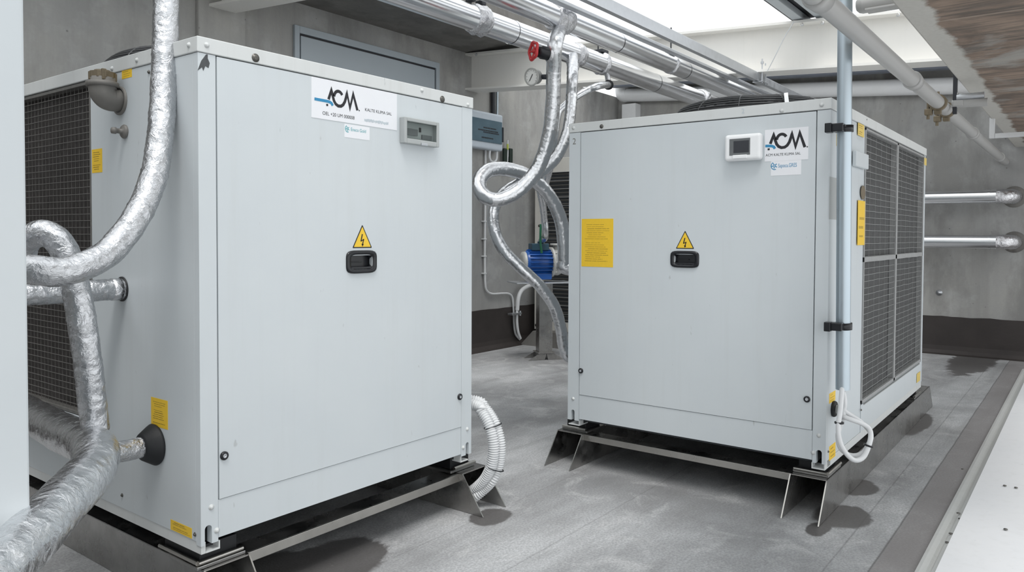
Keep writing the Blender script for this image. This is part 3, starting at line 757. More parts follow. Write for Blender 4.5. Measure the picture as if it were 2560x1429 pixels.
# ===== right unit: front faces -X, coil side faces -Y
X2, Y2, W2, L2, Z20, Z21 = 3.8235, 1.0013, 1.48, 2.613, .297, 2.046
YT2, XB2 = Y2+W2, X2+L2
F2 = Face('x', X2, (0, -1, 0)); G2 = Face('y', Y2, (1, 0, 0))
u2 = thing('chiller_unit', 'white chiller cabinet at right, numbered 2, with white display and large yellow notice', 'chiller', (X2+L2/2, Y2+W2/2, Z20-.03))
zc2 = 1.993
MB().box((X2+.06, Y2+.06, Z20-.025), (XB2-.03, YT2-.03, Z21-.06)).obj('inner_casing', M['seam'], u2)
MB().box((X2-.004, Y2-.004, zc2), (XB2+.004, YT2+.004, Z21), .003).obj('top_cap', M['cap'], u2)
yl = YT2; 
post_front(F2, -YT2, -YT2+.078, Z20-.012, zc2-.002, F2.ab(1432, 1035)[0], .0115, .062, u2)
post_front(F2, -Y2-.062, -Y2, Z20-.012, zc2-.002, F2.ab(2047, 1150)[0], .0135, .066, u2)
holed(F2, (-(YT2-.0825), .444, -(Y2+.0665), zc2-.005), shrink(F2.rect((1677, 626), (1748, 670))), -.03, .002, u2)
MB().box((X2+.001, Y2+.0635, Z20), (X2+.03, YT2-.0795, .4415), .001).obj('kick_panel', M['paint'], u2)
MB().box((X2+.031, YT2-.02, Z20), (XB2-.021, YT2, zc2-.002)).obj('side_panel', M['paint'], u2)
MB().box((XB2-.02, Y2+.001, Z20), (XB2, YT2-.001, zc2-.002)).obj('rear_panel', M['paint'], u2)
xs0, xs1 = 4.535, 6.372; zs0, zs1 = .455, 1.985
xpost = G2.ab(2094, 700)[0]
MB().box((X2+.031, Y2, Z20), (xpost, Y2+.02, zc2-.002), .001).obj('corner_post', M['paint'], u2)
MB().box((xpost+.002, Y2+.006, Z20), (xs0-.002, Y2+.02, zc2-.002), .001).obj('side_panel', M['paint'], u2)
MB().box((xs0, Y2+.002, Z20), (xs1, Y2+.02, zs0-.006), .001).obj('side_panel', M['paint'], u2)
MB().box((xs1+.001, Y2+.002, Z20), (XB2-.021, Y2+.02, zc2-.002), .001).obj('side_panel', M['paint'], u2)
MB().box((X2+.10, Y2+.003, .255), (XB2-.01, Y2+.02, Z20-.001), .001).obj('base_frame', M['cap'], u2)
MB().box((X2+.10, YT2-.02, .255), (XB2-.01, YT2-.003, Z20-.001), .001).obj('base_frame', M['cap'], u2)
MB().box((X2+.004, Y2+.004, .255), (X2+.10, Y2+.066, .261)).box((X2+.004, Y2+.062, .261), (X2+.05, Y2+.066, .285)).box((X2+.004, Y2+.004, .261), (X2+.05, Y2+.008, .285)).obj('foot_angle', M['cap'], u2)
MB().box((X2+.004, YT2-.08, .255), (X2+.10, YT2-.004, .261)).box((X2+.004, YT2-.08, .261), (X2+.05, YT2-.076, .285)).obj('foot_angle', M['cap'], u2)
xm = 5.41; zm = 1.258
mb = MB()
for qq in ((xs0, zs0, xs0+.012, zs1), (xs1-.014, zs0, xs1, zs1), (xs0, zs0, xs1, zs0+.02), (xs0, zs1-.012, xs1, zs1), (xm-.02, zs0, xm+.02, zs1), (xs0, zm-.014, xs1, zm+.014)): G2.plate(mb, qq, -.05, .001, .001)
mb.obj('coil_frame', M['wire2'], u2)
coil(u2, G2, xs0+.01, xs1-.01, zs0+.01, zs1-.01, M['coil2'], .024)
for (a, b) in ((xs0+.013, xm-.021), (xm+.021, xs1-.015)):
    for (c, d) in ((zs0+.021, zm-.015), (zm+.015, zs1-.013)): guard(u2, G2, a, b, c, d, .036, .14, M['wire2'], .0014, -.006, .003)
# seam ledge under the coil
mb = MB(); G2.plate(mb, (xs0+.05, zs0-.012, xs1-.05, zs0-.007), -.01, .004, 0); mb.obj('drip_ledge', M['wire2'], u2)
for p in ((1435, 320), (1955, 277), (2055, 262)): bolt_on(F2, *p, u2, M['cap'], .009, .004)
bolt_on(F2, 1505, 316, u2, M['bolt'], .010, .004)
for p in ((1433, 996), (2047, 1088), (2033, 1131)): bolt_on(F2, *p, u2, M['cap'], .0085, 0)
for p in ((2165, 299), (2152, 1024), (2070, 1128)): bolt_on(G2, *p, u2, M['bolt'], .005, 0)
lock_on(F2, 1453, 926, u2, .002); lock_on(F2, 2018, 997, u2, .002)
triangle(F2, (1713, 576), (1690, 622), (1736, 621), u2).location.x -= .002
handle(F2, (1677, 626), (1748, 670), u2).location.x -= .002
o = sticker(F2, (1455, 547), (1533, 668), u2, 19, name='notice_sheet', seed=11, h=.001, ink='ylines'); o.location.x -= .002; plab(o, 'large yellow printed notice')
text_mb('2', .052, F2, F2.ab(1431, 361)[0], F2.ab(1431, 361)[1], .0006).obj('unit_number', M['iron'], u2)
text_mb('2', .035, F2, F2.ab(1854, 284)[0], F2.ab(1854, 284)[1], .0046).obj('cap_number', M['grayprint'], u2)
# logo plate
a0, b1 = F2.ab(1913, 325); a1, _ = F2.ab(2022, 318); b0 = F2.ab(1913, 404)[1]
mb = MB(); F2.plate(mb, (a0, b0, a1, b1), .002, .0032); n2 = plab(mb.obj('logo_plate', M['white'], u2), 'white logo plate with black and blue lettering')
PF2 = Face('x', X2-.0033, (0, -1, 0))
sc = (PF2.ab(2014, 365)[0]-PF2.ab(1913, 365)[0])/(1026-537)
mb = MB(); logo(PF2, PF2.ab(1913, 365)[0], PF2.ab(2014, 367)[1], sc, .0004, mb, False); mb.obj('logo_lettering', [M['black'], M['lblue']], n2)
a_, b_ = PF2.ab(1914, 391); sz = (b1-b0)*.115
text_mb('ACM KALTE KLIMA SAL', sz, PF2, a_, b_, .0004, squash=(PF2.ab(2009, 385)[0]-a_)/(sz*11.2)).obj('plate_text', M['black'], n2)
teal_sticker(F2, (1928, 402), (2003, 436), u2, 'Sapoca.GRES', 'lblue', .002)
# white display
q = F2.rect((1819, 340), (1909, 400)); a0, b0, a1, b1 = q
mb = MB(); F2.plate(mb, q, .002, .045, .016, 0, 4); dsp = plab(mb.obj('display_housing', M['whitepl'], u2), 'white rounded display box')
qs = F2.rect((1832, 350), (1883, 388))
mb = MB(); F2.plate(mb, qs, .044, .0462, .001); F2.plate(mb, (qs[0]+.022, qs[1]+.012, qs[2]-.006, qs[3]-.012), .0462, .0466, 0, 1); mb.obj('screen', [M['screen'], M['steeldk']], dsp)
qb = F2.rect((1840, 390), (1876, 397)); mb = MB(); F2.plate(mb, qb, .044, .052, .003); mb.obj('latch_tab', M['whitepl'], dsp)
fan_guard((4.64, 1.68), .49, Z21, u2, 1.05)
pst = on('x', 4.27, 1968, 243)
sp = [Vector((4.36, pst.y+.03, Z21+.140)), Vector((4.28, pst.y+.01, Z21+.128)), Vector((4.235, pst.y-.01, Z21+.07)), Vector((4.19, pst.y-.035, Z21+.003))]
mb = MB(); pth = catmull(sp, .012); mb.add([p+Vector((0, dy, dz)) for p in pth for dy, dz in ((-.011, 0), (.011, 0))], [[2*i, 2*i+1, 2*i+3, 2*i+2] for i in range(len(pth)-1)], 0, True)
plab(mb.obj('guard_strap', M['whitepl'], u2), 'white strap tied to the fan guard')
# side fittings
sticker(G2, (2145, 306), (2160, 344), u2, 5, mat='yellow2', ink='dkprint', seed=21)
sticker(G2, (2145, 500), (2162, 612), u2, 4, seed=22, ink='ylines')
sticker(G2, (2073, 984), (2088, 999), u2, 3, seed=23); sticker(G2, (2073, 1116), (2088, 1139), u2, 3, seed=24)
sticker(G2, (2310, 393), (2316, 414), u2, 0, mat='yellow2', seed=25); sticker(G2, (2292, 934), (2300, 950), u2, 0, mat='yellow2', seed=26)
sticker(G2, (2091, 335), (2096, 366), u2, 0, mat='yellow2', seed=27)
mb = MB(); q = G2.rect((2152, 462), (2163, 500)); ca, cb = (q[0]+q[2])/2, (q[1]+q[3])/2
mb.prism([G2.pt(ca+.5*(q[2]-q[0])*math.cos(x), cb+.5*(q[3]-q[1])*math.sin(x)) for x in [2*PI*i/18 for i in range(18)]], G2.N, .001); plab(mb.obj('rust_patch', M['rust'], u2), 'brown oval rust patch')
mb = MB(); G2.plate(mb, G2.rect((2074, 441), (2092, 549)), 0, .001); plab(mb.obj('tape_strip', M['greypl'], u2), 'grey strip of tape')
mb = MB(); G2.plate(mb, G2.rect((2131, 376), (2161, 424)), 0, .022, .005); plab(mb.obj('side_box', M['paint'], u2), 'small white box on the coil side')
gc = G2.px(2082, 1021)
plab(MB().lathe(gc, (0, -1, 0), [(0, .038), (.008, .04), (.016, .036), (.018, .02)], 28).lathe(gc, (0, -1, 0), [(.016, .022), (.035, .018), (.04, .013), (.045, .012)], 16, 1).obj('cable_gland', [M['rubber'], M['greypl']], u2), 'black grommet with cable gland')

# ------------------------------------------------------------------ SUPPORT FRAMES
def channel(ax, l0, l1, c0, c1, zt, sl0, sl1, name, t):
    """inverted U rail along ax ('x' or 'y') between l0..l1 at the top, sloped out to the floor at both ends"""
    mb = MB(); th = .0045
    P3 = (lambda l, c, z: Vector((l, c, z))) if ax == 'x' else (lambda l, c, z: Vector((c, l, z)))
    cd = Vector((0, 1, 0)) if ax == 'x' else Vector((1, 0, 0))
    side = [(l0-sl0, .002), (l1+sl1, .002), (l1, zt), (l0, zt)]
    mb.prism([P3(l, c0, z) for l, z in side], cd, th); mb.prism([P3(l, c1-th, z) for l, z in side], cd, th)
    a = P3(l0, c0, zt-th); b = P3(l1, c1, zt); mb.box(a, b, .0015)
    # bright cut edges at the ends
    for (lt, lb, s_) in ((l0, l0-sl0, -1), (l1, l1+sl1, 1)):
        e0 = .0012*s_
        for c in (c0, c1-th): mb.add([P3(lb+e0, c-.0008, .002), P3(lb+e0, c+th+.0008, .002), P3(lt+e0, c+th+.0008, zt), P3(lt+e0, c-.0008, zt)], [(0, 1, 2, 3)], 1)
        mb.add([P3(lt+e0, c0, zt-th), P3(lt+e0, c1, zt-th), P3(lt+e0, c1, zt+.0005), P3(lt+e0, c0, zt+.0005)], [(0, 1, 2, 3)], 1)
    return mb.obj(name, [M['stainless'], M['stainless_bright']], t)
def pad(x0, x1, y0, y1, zt, ztop, t, bars_xy):
    MB().box((x0, y0, zt+.014), (x1, y1, ztop), .004).obj('rubber_pad', M['rubber'], t)
    p = MB().box((x0-.022, y0-.022, zt+.001), (x1+.022, y1+.022, zt+.013), .002)
    p.obj('pad_plate', M['stainless'], t)
    mb = MB(); r = .0085; z = zt+.014+r
    for p0, p1 in bars_xy: mb.cyl((*p0, z), (*p1, z), r, 14)
    mb.obj('retaining_bar', M['stainless_bright'], t)
ZR = .19
s1 = thing('equipment_skid', 'stainless steel skid frame carrying the left cabinet', 'frame', (2.2, 3.7, 0))
channel('y', 2.485, 5.15, 1.47, 1.655, ZR, .135, .13, 'foot_rail', s1)
channel('y', 2.485, 5.15, 2.865, 3.05, ZR, .135, .13, 'foot_rail', s1)
mb = MB().box((1.655, 2.505, .148), (2.865, 2.512, ZR-.004), .001, 1).box((1.655, 2.512, ZR-.012), (2.865, 2.61, ZR-.004), .001); mb.obj('cross_bar', [M['stainless'], M['stainless_bright']], s1)
MB().box((1.655, 4.95, .14), (2.865, 5.05, ZR-.004), .001).obj('cross_bar', M['stainless'], s1)
pad(1.475, 1.625, 2.52, 2.76, ZR, .268, s1, [((1.462, 2.51), (1.462, 2.77)), ((1.462, 2.507), (1.64, 2.507))])
pad(2.80+.05, 2.99, 2.55, 2.72, ZR, .268, s1, [((2.85, 2.525), (3.01, 2.525))])
pad(1.475, 1.625, 4.75, 4.95, ZR, .268, s1, [((1.462, 4.74), (1.462, 4.96))]); pad(2.86, 3.0, 4.75, 4.95, ZR, .268, s1, [((3.02, 4.74), (3.02, 4.96))])
s2 = thing('equipment_skid', 'stainless steel skid frame carrying the right cabinet', 'frame', (5.3, 1.8, 0))
channel('x', 3.892, 6.86, 1.010, 1.190, ZR, .135, .16, 'foot_rail', s2)
channel('x', 3.885, 6.86, 2.415, 2.595, ZR, .14, .16, 'foot_rail', s2)
mb = MB().box((3.905, 1.19, .150), (3.912, 2.415, ZR-.004), .001, 1).box((3.912, 1.19, ZR-.012), (4.0, 2.415, ZR-.004), .001); mb.obj('cross_bar', [M['stainless'], M['stainless_bright']], s2)
pad(3.95, 4.14, 1.035, 1.165, ZR, .255, s2, [((3.922, 1.02), (3.922, 1.18)), ((3.922, 1.016), (4.16, 1.016))])
pad(3.94, 4.11, 2.425, 2.56, ZR, .255, s2, [((3.915, 2.41), (3.915, 2.575))])
pad(6.25, 6.42, 1.035, 1.165, ZR, .255, s2, [((6.22, 1.016), (6.45, 1.016))]); pad(6.25, 6.42, 2.425, 2.56, ZR, .255, s2, [((6.22, 2.59), (6.45, 2.59))])

# ------------------------------------------------------------------ LEFT FOIL HOSES
o = MB().box((-.9, 2.10, 0), (.777, 2.16, 2.9), .006).obj('side_panel_board', M['paint']); tag(o, 'pale grey sheet metal panel standing at the extreme left edge', 'panel')
h1 = [(417, -150, 2.78), (415, -60, 2.76), (414, 80, 2.72), (409, 220, 2.68), (400, 350, 2.62), (380, 455, 2.56), (340, 545, 2.48), (280, 622, 2.40), (215, 662, 2.32), (150, 680, 2.26), (85, 674, 2.22), (25, 664, 2.24), (-20, 645, 2.32), (-25, 605, 2.42), (20, 592, 2.48), (70, 592, 2.50), (110, 582, 2.50), (148, 606, 2.50), (175, 660, 2.50), (193, 735, 2.50), (206, 810, 2.50), (219, 900, 2.51), (230, 1000, 2.53), (240, 1075, 2.55)]
# left leg of the arch drops behind the main hose
h1a = [p for p in h1]
t = thing('insulated_hose', 'foil wrapped hose dropping from the roof in front of the left cabinet and looping', 'hose', at(2.5, 230, 1080))
foil_tube([at(d, x, y) for x, y, d in h1], .0425, .05, 44, .006, .075, 18, 46, 1).obj('foil_sleeve', M['foil'], t)
foil_tube([at(2.5, 92, 592), at(2.52, 76, 615), at(2.55, 70, 645), at(2.6, 74, 690)], .026, .07, 28, .006, 0, 18, 50, 8).obj('loop_return', M['foil'], t)
# stub from the cabinet
t = thing('insulated_pipe', 'short crumpled foil pipe stub leaving the left cabinet through a dark hole', 'pipe', kh)
yk = kh.y
foil_tube([kh+Vector((.01, 0, 0)), kh+Vector((-.03, 0, 0)), Vector((1.2, yk, kh.z)), Vector((.95, yk, kh.z-.005)), Vector((.70, yk, kh.z-.01))], .040, .07, 40, .006, 0, 20, 50, 3).obj('foil_sleeve', M['foil'], t)
MB().lathe(kh+Vector((-.012, 0, 0)), (-1, 0, 0), [(0, .030), (0, .043), (.03, .043), (.035, .038)], 30).obj('end_band', M['tape'], t)
# big bent pipe
t = thing('insulated_pipe', 'thick crumpled foil pipe bending low in the left foreground', 'pipe', at(2.5, 262, 1115))
bigp = [at(3.75, 20, 1005), at(3.45, 60, 1025), at(3.1, 110, 1055), at(2.80, 165, 1085), at(2.58, 215, 1105), at(2.42, 240, 1135), at(2.30, 225, 1180), at(2.15, 180, 1230), at(2.0, 125, 1290), at(1.85, 60, 1360), at(1.70, -20, 1440), at(1.55, -120, 1540)]
foil_tube(bigp, .068, .05, 60, .0075, 0, 11, 34, 5).obj('foil_sleeve', M['bigfoil'], t)
foil_tube([kb+Vector((-.03, 0, 0)), kb+Vector((-.06, 0, 0)), kb+Vector((-.16, -.01, .005)), kb+Vector((-.26, -.03, .015))], .037, .06, 40, .006, 0, 20, 50, 6).obj('branch_sleeve', M['tape'], t)

# ------------------------------------------------------------------ RIGHT FOIL HOSES
T = Vector((XT, YB, ZB))
hb = [T, T+Vector((0, .0, -.06)), at(4.70, 1388, 110), at(4.78, 1384, 180), at(4.83, 1382, 260), at(4.86, 1372, 340), at(4.88, 1345, 420), at(4.86, 1300, 472), at(4.84, 1250, 498), at(4.84, 1212, 490), at(4.88, 1196, 458), at(4.96, 1222, 426), at(5.06, 1275, 424), at(5.16, 1330, 446), at(5.22, 1375, 492), at(5.26, 1402, 550), at(5.28, 1410, 610), at(5.30, 1412, 650), at(5.30, 1425, 672), Vector((4.72, YT2-.005, at(5.3, 1425, 674).z))]
t = thing('insulated_hose', 'foil hose with red valve and gauge, looping in the gap between the cabinets', 'hose', at(5.2, 1400, 600))
foil_tube(hb, .046, .045, 40, .007, .07, 14, 40, 11).obj('foil_sleeve', M['foil2'], t)
# red handwheel valve
vc = at(4.72, 1387, 137); vd = ((at(4.72, 1330, 134)-vc).normalized()*.86-cf*.42+cr*0).normalized()
mb = MB().lathe(vc+vd*.03, vd, [(0, .050), (.012, .052), (.02, .044)], 28, 1).lathe(vc+vd*.035, vd, [(0, .04), (.06, .04), (.065, .034), (.085, .032), (.085, .02)], 26)
vv = plab(mb.obj('valve_body', [M['blackpl'], M['tape']], t), 'black valve neck')
wc = vc+vd*.150; a = vd.orthogonal().normalized(); b = vd.cross(a)
mb = MB(); R_ = .052
mb.tube([wc+(a*math.cos(2*PI*i/40)+b*math.sin(2*PI*i/40))*(R_+.004*math.cos(10*PI*i/40)) for i in range(40)], .009, 10, closed=True)
for k in range(5): mb.tube([wc-vd*.012, wc+(a*math.cos(2*PI*k/5)+b*math.sin(2*PI*k/5))*R_], .006, 8)
mb.lathe(wc-vd*.03, vd, [(0, .01), (.035, .014), (.038, 0)], 14)
plab(mb.obj('handwheel', M['red'], vv), 'red handwheel')
# pressure gauge
gc = at(4.80, 1330, 192); gd = (EYE-gc).normalized(); gd = (gd*.80+(at(4.8, 1250, 192)-gc).normalized()*.62).normalized()
mb = MB().lathe(gc-gd*.05, gd, [(0, 0), (0, .045), (.045, .047), (.05, .056), (.058, .056), (.060, .049), (.057, .048)], 36)
gg = plab(mb.obj('pressure_gauge', M['cast'], t), 'round pressure gauge')
MB().lathe(gc, gd, [(0.003, .0), (.003, .049)], 36, smooth=False).obj('dial', M['dial'], gg)
ga = Vector((0, 0, 1)); ga = (ga-gd*ga.dot(gd)).normalized(); gb = ga.cross(gd)
mb = MB()
mb.ribbon([(-.020, -.024), (.010, .016)], .005, gb, ga, gd, gc, .005)
for k in range(11):
    q = math.radians(-45+27*k); mb.ribbon([(.036*-math.cos(q), .036*math.sin(q)), (.042*-math.cos(q), .042*math.sin(q))], .002, gb, ga, gd, gc, .0042)
mb.obj('needle', M['black'], gg)
MB().tube(catmull([gc-gd*.045, gc-gd*.07, at(4.80, 1362, 192), at(4.80, 1378, 192)], .01), .016, 14).obj('gauge_neck', M['steeldk'], t)
# second hose from the lower pipe
xA = px_x(YA, 1432, 160); TA = Vector((xA, YA, ZA))
ha = [TA, at(5.28, 1431, 185), at(5.24, 1429, 240), at(5.22, 1424, 300), at(5.20, 1412, 350), at(5.18, 1385, 400), at(5.16, 1340, 440), at(5.14, 1290, 462), at(5.12, 1252, 490), at(5.08, 1234, 530), at(5.04, 1238, 580), at(5.02, 1262, 628), at(5.02, 1305, 672), at(5.04, 1350, 715), at(5.08, 1385, 765), at(5.12, 1402, 820), at(5.16, 1408, 860), at(5.18, 1418, 886), at(5.2, 1432, 893)]
e_ = ha[-1]; ha.append(Vector((e_.x-.02, YT2-.005, e_.z)))
t = thing('insulated_hose', 'thinner foil hose winding behind the other loop down to the right cabinet foot', 'hose', at(5.1, 1410, 880))
foil_tube(ha, .0385, .05, 36, .007, .07, 18, 46, 21).obj('foil_sleeve', M['foil2'], t)
wrapcap(TA+Vector((0, 0, -.085)), (0, 0, 1), .046, .09, .2, 22).obj('foil_wrap', M['tape'], t)
# third small branch hose
P0 = on('y', YA-.02, 1522, 212)
t = thing('insulated_hose', 'thin foil branch hose arching from a black collar under the lower pipe', 'hose', P0)
hc = [Vector((P0.x, YA, ZA-.05)), P0, at(5.75, 1500, 214), at(5.70, 1470, 225), at(5.65, 1440, 242), at(5.60, 1412, 264), at(5.55, 1396, 282), at(5.55, 1388, 330), at(5.6, 1382, 380), at(5.7, 1372, 430), at(6.0, 1360, 475)]
foil_tube(hc[1:], .026, .06, 30, .007, .06, 20, 50, 31).obj('foil_sleeve', M['foil2'], t)
dd = (hc[2]-hc[1]).normalized()
MB().lathe(P0-dd*.0, dd, [(0, 0), (0, .040), (.03, .040), (.03, .02)], 24).obj('end_collar', M['rubber'], t)
MB().cyl(P0, Vector((P0.x, YA, ZA-.04)), .022, 14).obj('tee_stub', M['tape'], t)

# ------------------------------------------------------------------ BACK CORNER: condenser, pump, boxes, conduits
XC5 = 7.96
FC = Face('x', XC5, (0, -1, 0)); al = FC.ab(1337, 600)[0]; zt5 = FC.ab(1340, 398)[1]; zb5 = FC.ab(1338, 822)[1]; wl = FC.ab(1358, 600)[0]-al; ar = al+1.15
cu_ = thing('condenser_unit', 'ivory outdoor condenser with slatted dark grille behind the blue pump', 'condenser', (XC5+.2, -(al+ar)/2, zb5))
MB().box((XC5+.035, -ar, zb5), (XC5+.45, -al, zt5), .006).obj('casing', M['ivory'], cu_)
zg0 = FC.ab(1380, 803)[1]; zg1 = FC.ab(1380, 431)[1]
mb = MB()
for q in ((al, zb5, al+wl, zt5), (ar-wl, zb5, ar, zt5), (al+wl, zb5, ar-wl, zg0), (al+wl, zg1, ar-wl, zt5)): FC.plate(mb, q, -.034, 0, .003)
mb.obj('front_frame', M['ivory'], cu_)
mb = MB(); FC.plate(mb, (al+wl, zg0, ar-wl, zg1), -.034, -.03, 0)
nS = 40
for i in range(nS):
    z = zg0+(zg1-zg0)*(i+.5)/nS; mb.obox(FC.pt((al+ar)/2, z, -.02), FC.R, (FC.U*.6+FC.N*.8), (FC.U*.8-FC.N*.6), (ar-al)/2-wl, .010, .002, 0, 1)
plab(mb.obj('grille', [M['seam'], simple('grille_slats', (.15, .145, .135), .5)], cu_), 'dark slatted grille')
guard(cu_, FC, al+wl, ar-wl, zg0, zg1, .10, .30, M['wire2'], .004, -.003)
bolt_on(FC, 1348, 564, cu_, M['bolt'], .014); bolt_on(FC, 1340, 812, cu_, M['bolt'], .014)
y0_ = -al+.06; mb = MB()
mb.add([(7.74, 4.4, 0), (8.5, 4.4, 0), (8.5, y0_, 0), (7.74, y0_, 0), (7.80, 4.4, zb5-.002), (8.45, 4.4, zb5-.002), (8.45, y0_-.15, zb5-.002), (7.80, y0_-.15, zb5-.002)], [(0, 1, 2, 3), (4, 5, 6, 7), (0, 1, 5, 4), (1, 2, 6, 5), (2, 3, 7, 6), (3, 0, 4, 7)])
o = mb.obj('plinth', M['concrete2']); tag(o, 'dark concrete plinth with sloped end under the ivory condenser', 'plinth')
# pump on a stand
DP = 7.55
pb = on('z', 0.0, 1361, 896)
def pz_at(px, py, dy=0): return on('y', pb.y+dy, px, py)
st = thing('pump_stand', 'stainless pedestal stand with splayed foot holding the blue pump', 'stand', pb)
tp = pz_at(1361, 706); pw = .078
FR = Vector((.80, -.60, 0)).normalized(); FN = Vector((-.60, -.80, 0)).normalized()
mb = MB().obox((tp.x, tp.y, (tp.z+.05)/2), FR, FN, Vector((0, 0, 1)), pw, pw*.8, (tp.z-.05)/2, .004); mb.obj('post', M['stainless'], st)
cT = Vector((tp.x, tp.y, tp.z+.006)); MB().obox(cT-FR*.04, FR, FN, Vector((0, 0, 1)), .34, .20, .006, .002).obj('top_plate', M['galv'], st)
mb = MB(); hw = .21
for s_ in (-1, 1):
    c = Vector((tp.x, tp.y, 0))
    for off in (-.09, .085): 
        pl_ = [c+FR*(s_*.08)+FN*off+Vector((0, 0, .075)), c+FR*(s_*hw)+FN*off+Vector((0, 0, .002)), c+FR*(s_*.02)+FN*off+Vector((0, 0, .002)), c+FN*off+Vector((0, 0, .075))]
        mb.prism(pl_, FN, .006)
mb.obox(Vector((tp.x, tp.y, .08)), FR, FN, Vector((0, 0, 1)), .10, .10, .005); mb.obj('foot', M['stainless'], st)
# pump body axis along FR
pc = pz_at(1361, 655); pc = Vector((tp.x, tp.y, pc.z))
pu = thing('water_pump', 'blue electric pump motor with grey cast head on the pedestal stand', 'pump', (tp.x, tp.y, tp.z+.012))
mr = .125
pc = pc-FR*.04
mb = MB().lathe(pc-FR*.20, FR, [(0, 0), (0, mr*.55), (.01, mr*.95), (.02, mr), (.30, mr), (.31, mr*.9)], 32)
for k in range(20):
    q = 2*PI*k/20; dv = Vector((0, 0, 1))*math.cos(q)+FN*math.sin(q)
    mb.obox(pc-FR*.03+dv*(mr+.008), FR, dv, FR.cross(dv), .13, .012, .003)
mb.obox(pc-FR*.02-Vector((0, 0, mr+.03)), FR, FN, Vector((0, 0, 1)), .12, .09, .035, .01)
plab(mb.obj('motor', M['pump'], pu), 'blue finned motor')
MB().lathe(pc-FR*.235, FR, [(0, 0), (0, mr*.6), (.015, mr*.93), (.06, mr*.97), (.06, mr*.5)], 28).obj('fan_cowl', M['cast'], pu)
MB().obox(pc-FR*.03+Vector((0, 0, mr+.045)), FR, FN, Vector((0, 0, 1)), .10, .07, .04, .008).obj('terminal_box', M['pumpdk'], pu)
mb = MB().lathe(pc+FR*.10, FR, [(0, .08), (0, .165), (.025, .168), (.03, .145), (.09, .15), (.15, .12), (.19, .10), (.19, .06)], 36)
for k in range(8):
    q = 2*PI*k/8; dv = Vector((0, 0, 1))*math.cos(q)+FN*math.sin(q); mb.cyl(pc+FR*.095+dv*.15, pc+FR*.15+dv*.15, .012, 8)
mb.cyl(pc+FR*.20, pc+FR*.20+Vector((0, 0, .20)), .055, 20).lathe(pc+FR*.20+Vector((0, 0, .19)), (0, 0, 1), [(0, .09), (.02, .09), (.02, .05)], 24)
plab(mb.obj('pump_head', M['cast'], pu), 'grey cast pump head')
# thin hose rising behind the pump
t = thing('insulated_hose', 'thin old foil hose with green sleeve hanging in front of the slatted grille', 'hose', at(7.9, 1363, 640))
foil_tube([at(7.6, 1348, 470), at(7.7, 1356, 510), at(7.8, 1361, 550), at(7.9, 1363, 590), pc-FR*.0+FN*.02+Vector((0, 0, mr+.12)), pc-FR*.01+Vector((0, 0, mr+.086))], .034, .08, 24, .01, .09, 18, 40, 41).obj('foil_sleeve', M['foil2'], t)
MB().tube(catmull([at(7.9, 1352, 560), at(7.92, 1351, 600), at(7.95, 1354, 632)], .02), .012, 10).obj('green_sleeve', M['green'], t)
# electric box
YE = YW-.12; FE = Face('y', YE, (1, 0, 0))
ax1 = FE.ab(1258, 330)[0]; bz1 = FE.ab(1240, 284)[1]; bz0 = FE.ab(1240, 376)[1]
eb = thing('distribution_box', 'pale blue-grey distribution box with dark window on the back wall', 'electrical box', (ax1-.35, YE, bz0))
mb = MB(); FE.plate(mb, (ax1-.72, bz0, ax1, bz1), -.12, 0, .025, 0, 3); mb.obj('box_body', M['bluegrey'], eb)
q = (ax1-.68, FE.ab(1240, 359)[1], ax1-.035, FE.ab(1240, 303)[1])
mb = MB(); FE.plate(mb, q, -.01, .012, .004); w_ = mb.obj('window_cover', M['screen2'], eb)
mb = MB(); rnd = random.Random(9)
for (r0, a_0, a_1) in ((.62, .45, .80), (.50, .30, .86), (.42, .45, .88), (.18, .40, .72)):
    x = q[0]+(q[2]-q[0])*a_0
    while x < q[0]+(q[2]-q[0])*a_1:
        w = rnd.uniform(.01, .03); z = q[1]+(q[3]-q[1])*r0; FE.plate(mb, (x, z-.008, x+w*.8, z+.008), .012, .013, 0); x += w
mb.obj('window_marks', M['steeldk'], w_)
mb = MB(); FE.plate(mb, (ax1-.030, q[1]+.03, ax1-.006, q[3]-.06), -.01, .016, .004); mb.obj('hinge', M['steeldk'], eb)
# conduits on the back wall
def cond(name, label, pts, r, mat, cat='conduit', ds=.02):
    o = MB().tube(catmull(pts, ds), r, 14).obj(name, mat); tag(o, label, cat); return o
yc_ = YW-.03
xq = px_x(yc_, 1243, 260)
cond('conduit', 'light grey conduit rising from the distribution box to the beam', [(xq, yc_, bz1-.01), (xq, yc_, 3.3), (xq, yc_, 3.5)], .016, M['pole'])
xq2 = px_x(yc_, 1232, 260)
cond('conduit', 'dark pipe beside the light conduit above the distribution box', [(xq2, yc_-.005, bz1-.01), (xq2, yc_, 3.3), (xq2, yc_, 3.5)], .026, M['steeldk'])
t = thing('wall_conduit', 'white conduit running down the back wall from the distribution box to the floor', 'conduit', on('y', yc_, 1295, 850))
P_ = lambda x, y, d=0: on('y', yc_-d, x, y)
MB().tube(catmull([P_(1214, 372), P_(1213, 500), P_(1212, 640), P_(1213, 706), P_(1217, 726), P_(1230, 734), P_(1255, 733), P_(1272, 734), P_(1281, 744), P_(1284, 775), P_(1285, 810), P_(1289, 835), P_(1299, 848)], .03), .013, 12).obj('conduit_tube', M['pvc'], t)
mb = MB()
for y in (420, 500, 553, 597, 640, 683):
    p = P_(1212, y); mb.box((p.x-.035, p.y-.016, p.z-.008), (p.x+.016, p.y+.028, p.z+.008), .002)
mb.obj('saddle_clips', M['pvc'], t)
t = thing('wall_conduit', 'thicker white pipe curving from under the pump stand down to the floor', 'conduit', on('y', yc_-.05, 1300, 850))
Q_ = lambda x, y, d=.06: on('y', yc_-d, x, y)
